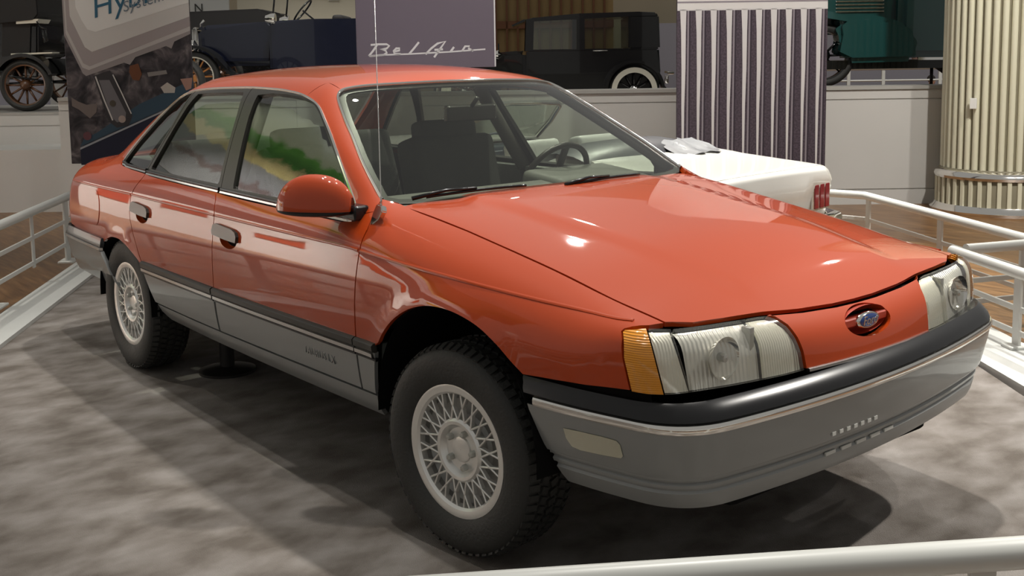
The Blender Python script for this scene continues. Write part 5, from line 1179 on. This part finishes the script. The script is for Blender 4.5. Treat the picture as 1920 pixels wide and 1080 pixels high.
# ---- unseen low white wall with posters and dune mural, added for the sedan's reflections
w0, w1 = Vector((-10.6, -2.6, 0)), Vector((-4.2, -8.4, 0)); tw = (w1-w0).normalized(); nw = Vector((-tw.y, tw.x, 0)); aw = math.atan2(tw.y, tw.x)
def wbox(name, d0, d1, z0, z1, off, th, mat, parent=None):
    bm = bmesh.new(); c = w0+tw*((d0+d1)/2)+nw*(off+th/2)+Vector((0, 0, (z0+z1)/2)); add_box(bm, c, (d1-d0, th, z1-z0), Matrix.Rotation(aw, 3, 'Z')); return bm_obj(name, bm, mat, parent)
LW = (w1-w0).length
struct(wbox('wall_right', 0, LW, -.06, 1.30, -.2, .2, M['white']), 'unseen low white partition wall added for door reflections')
for i, (d, z0, z1, c_) in enumerate(((.8, .62, 1.0, (.45, .05, .02)), (2.1, .62, 1.0, (.38, .06, .03)), (3.6, .62, 1.02, (.42, .07, .03)), (5.2, .6, 1.05, (.55, .08, .03)), (6.3, .6, .95, (.62, .42, .03)), (7.3, .62, 1.0, (.40, .06, .04)))):
    tag(wbox('poster_board', d, d+.75, z0, z1, .004, .02, flat('poster_ink_%d' % i, c_)), ['unseen red poster at the far end of the white partition', 'unseen dark red poster second along the white partition', 'unseen red poster third along the white partition', 'unseen bright orange poster on the white partition', 'unseen yellow poster on the white partition', 'unseen red poster at the near end of the white partition'][i], 'poster')
m, nt, b = newmat('dune_mural_print'); tc = nt.nodes.new('ShaderNodeTexCoord'); sp = nt.nodes.new('ShaderNodeSeparateXYZ'); nz = nt.nodes.new('ShaderNodeTexNoise'); nz.inputs['Scale'].default_value = 3.0; nz.inputs['Detail'].default_value = 6
ad = nt.nodes.new('ShaderNodeMath'); ad.operation = 'MULTIPLY_ADD'; ad.inputs[1].default_value = .55; mr = nt.nodes.new('ShaderNodeMapRange'); mr.inputs['From Min'].default_value = 3.0; mr.inputs['From Max'].default_value = 5.8
nt.links.new(tc.outputs['Object'], nz.inputs['Vector']); nt.links.new(tc.outputs['Object'], sp.inputs[0]); nt.links.new(nz.outputs['Fac'], ad.inputs[0]); nt.links.new(sp.outputs['Z'], ad.inputs[2]); nt.links.new(ad.outputs[0], mr.inputs[0])
cr = nt.nodes.new('ShaderNodeValToRGB'); els = cr.color_ramp.elements; els[0].position = 0; els[0].color = (.2, .2, .2, 1); els[1].position = 1; els[1].color = (.66, .74, .62, 1)
for p_, c_ in ((.16, (.22, .22, .22)), (.18, (.14, .10, .10)), (.20, (.14, .10, .10)), (.22, (.20, .20, .21)), (.34, (.22, .22, .22)), (.36, (.55, .46, .18)), (.44, (.60, .50, .22)), (.47, (.05, .22, .02)), (.58, (.12, .40, .05)), (.62, (.55, .62, .42))): e_ = els.new(p_); e_.color = (*c_, 1)  # lower grey and dark bands imitate a striped white vehicle seen reflected
nt.links.new(mr.outputs[0], cr.inputs[0]); nt.links.new(cr.outputs[0], b.inputs['Base Color']); b.inputs['Roughness'].default_value = .7
mb = wbox('reflection_mural', .2, LW-.1, 2.7, 5.8, -.05, .04, m); tag(mb, 'unseen hanging mural of dunes and green grass added for window reflections', 'mural')

# ---- a small visitor far behind, seen under the truck
def person(loc, label):
    J = [((0, 0, .52), .085), ((0, 0, .66), .09), ((0, 0, .80), .085), ((0, 0, .90), .035), ((0, -.005, .96), .052), ((0, -.005, 1.04), .062), ((0, -.005, 1.10), .03),
         ((-.10, 0, .83), .035), ((-.15, .01, .66), .026), ((-.15, -.04, .50), .02), ((.10, 0, .83), .035), ((.15, .01, .66), .026), ((.15, -.04, .50), .02),
         ((-.06, 0, .46), .055), ((-.065, -.01, .26), .038), ((-.065, .01, .05), .028), ((-.065, -.09, .02), .022), ((.06, 0, .46), .055), ((.065, -.01, .26), .038), ((.065, .01, .05), .028), ((.065, -.09, .02), .022)]
    E_ = [(0, 1), (1, 2), (2, 3), (3, 4), (4, 5), (5, 6), (2, 7), (7, 8), (8, 9), (2, 10), (10, 11), (11, 12), (0, 13), (13, 14), (14, 15), (15, 16), (0, 17), (17, 18), (18, 19), (19, 20)]
    me = bpy.data.meshes.new('person'); me.from_pydata([j[0] for j in J], E_, []); tmp = bpy.data.objects.new('person_tmp', me); COL.objects.link(tmp)
    md = tmp.modifiers.new('skin', 'SKIN')
    for i, j in enumerate(J): me.skin_vertices[0].data[i].radius = (j[1], j[1])
    me.skin_vertices[0].data[0].use_root = True
    tmp.modifiers.new('sub', 'SUBSURF').levels = 2
    bpy.context.view_layer.update(); m2 = bpy.data.meshes.new_from_object(tmp.evaluated_get(bpy.context.evaluated_depsgraph_get())); bpy.data.objects.remove(tmp)
    sk, sh, tr = simple('skin', (.50, .28, .19), .6), simple('pale_shirt', (.45, .42, .50), .8), simple('dark_trousers', (.03, .035, .06), .8)
    for q in (sk, sh, tr): m2.materials.append(q)
    for p in m2.polygons:
        p.use_smooth = True; z, x = p.center.z, abs(p.center.x); p.material_index = 0 if (z > .885 or (x > .13 and z < .60)) else (1 if z > .50 else 2)
    o = link(bpy.data.objects.new('person', m2)); o.location = loc; o.rotation_euler = (0, 0, HROT+.6); tag(o, label, 'person')
    bm = bmesh.new(); bmesh.ops.create_uvsphere(bm, u_segments=16, v_segments=10, radius=.074)
    for v in list(bm.verts):
        if v.co.z < -.02 and v.co.y < .0: bm.verts.remove(v)
    for v in bm.verts: v.co = Vector((v.co.x, v.co.y+.008, v.co.z*.95+1.055))
    bm_obj('hair', bm, simple('dark_hair', (.02, .014, .012), .6), o, True)
    for sx in (-.022, .022):
        bm = bmesh.new(); bmesh.ops.create_uvsphere(bm, u_segments=8, v_segments=6, radius=.008)
        for v in bm.verts: v.co += Vector((sx, -.062, 1.02))
        bm_obj('eye', bm, M['black'], o, True)
    bm = bmesh.new(); add_box(bm, (0, -.068, .998), (.014, .016, .022), None, .004); bm_obj('nose', bm, sk, o, True)
    bm = bmesh.new(); add_box(bm, (0, -.060, .972), (.03, .006, .006), None, .002); bm_obj('mouth', bm, simple('lips', (.3, .08, .07), .6), o)
person(H(7.62, 20.0, -.06), 'person with dark hair seen far off below the teal truck')
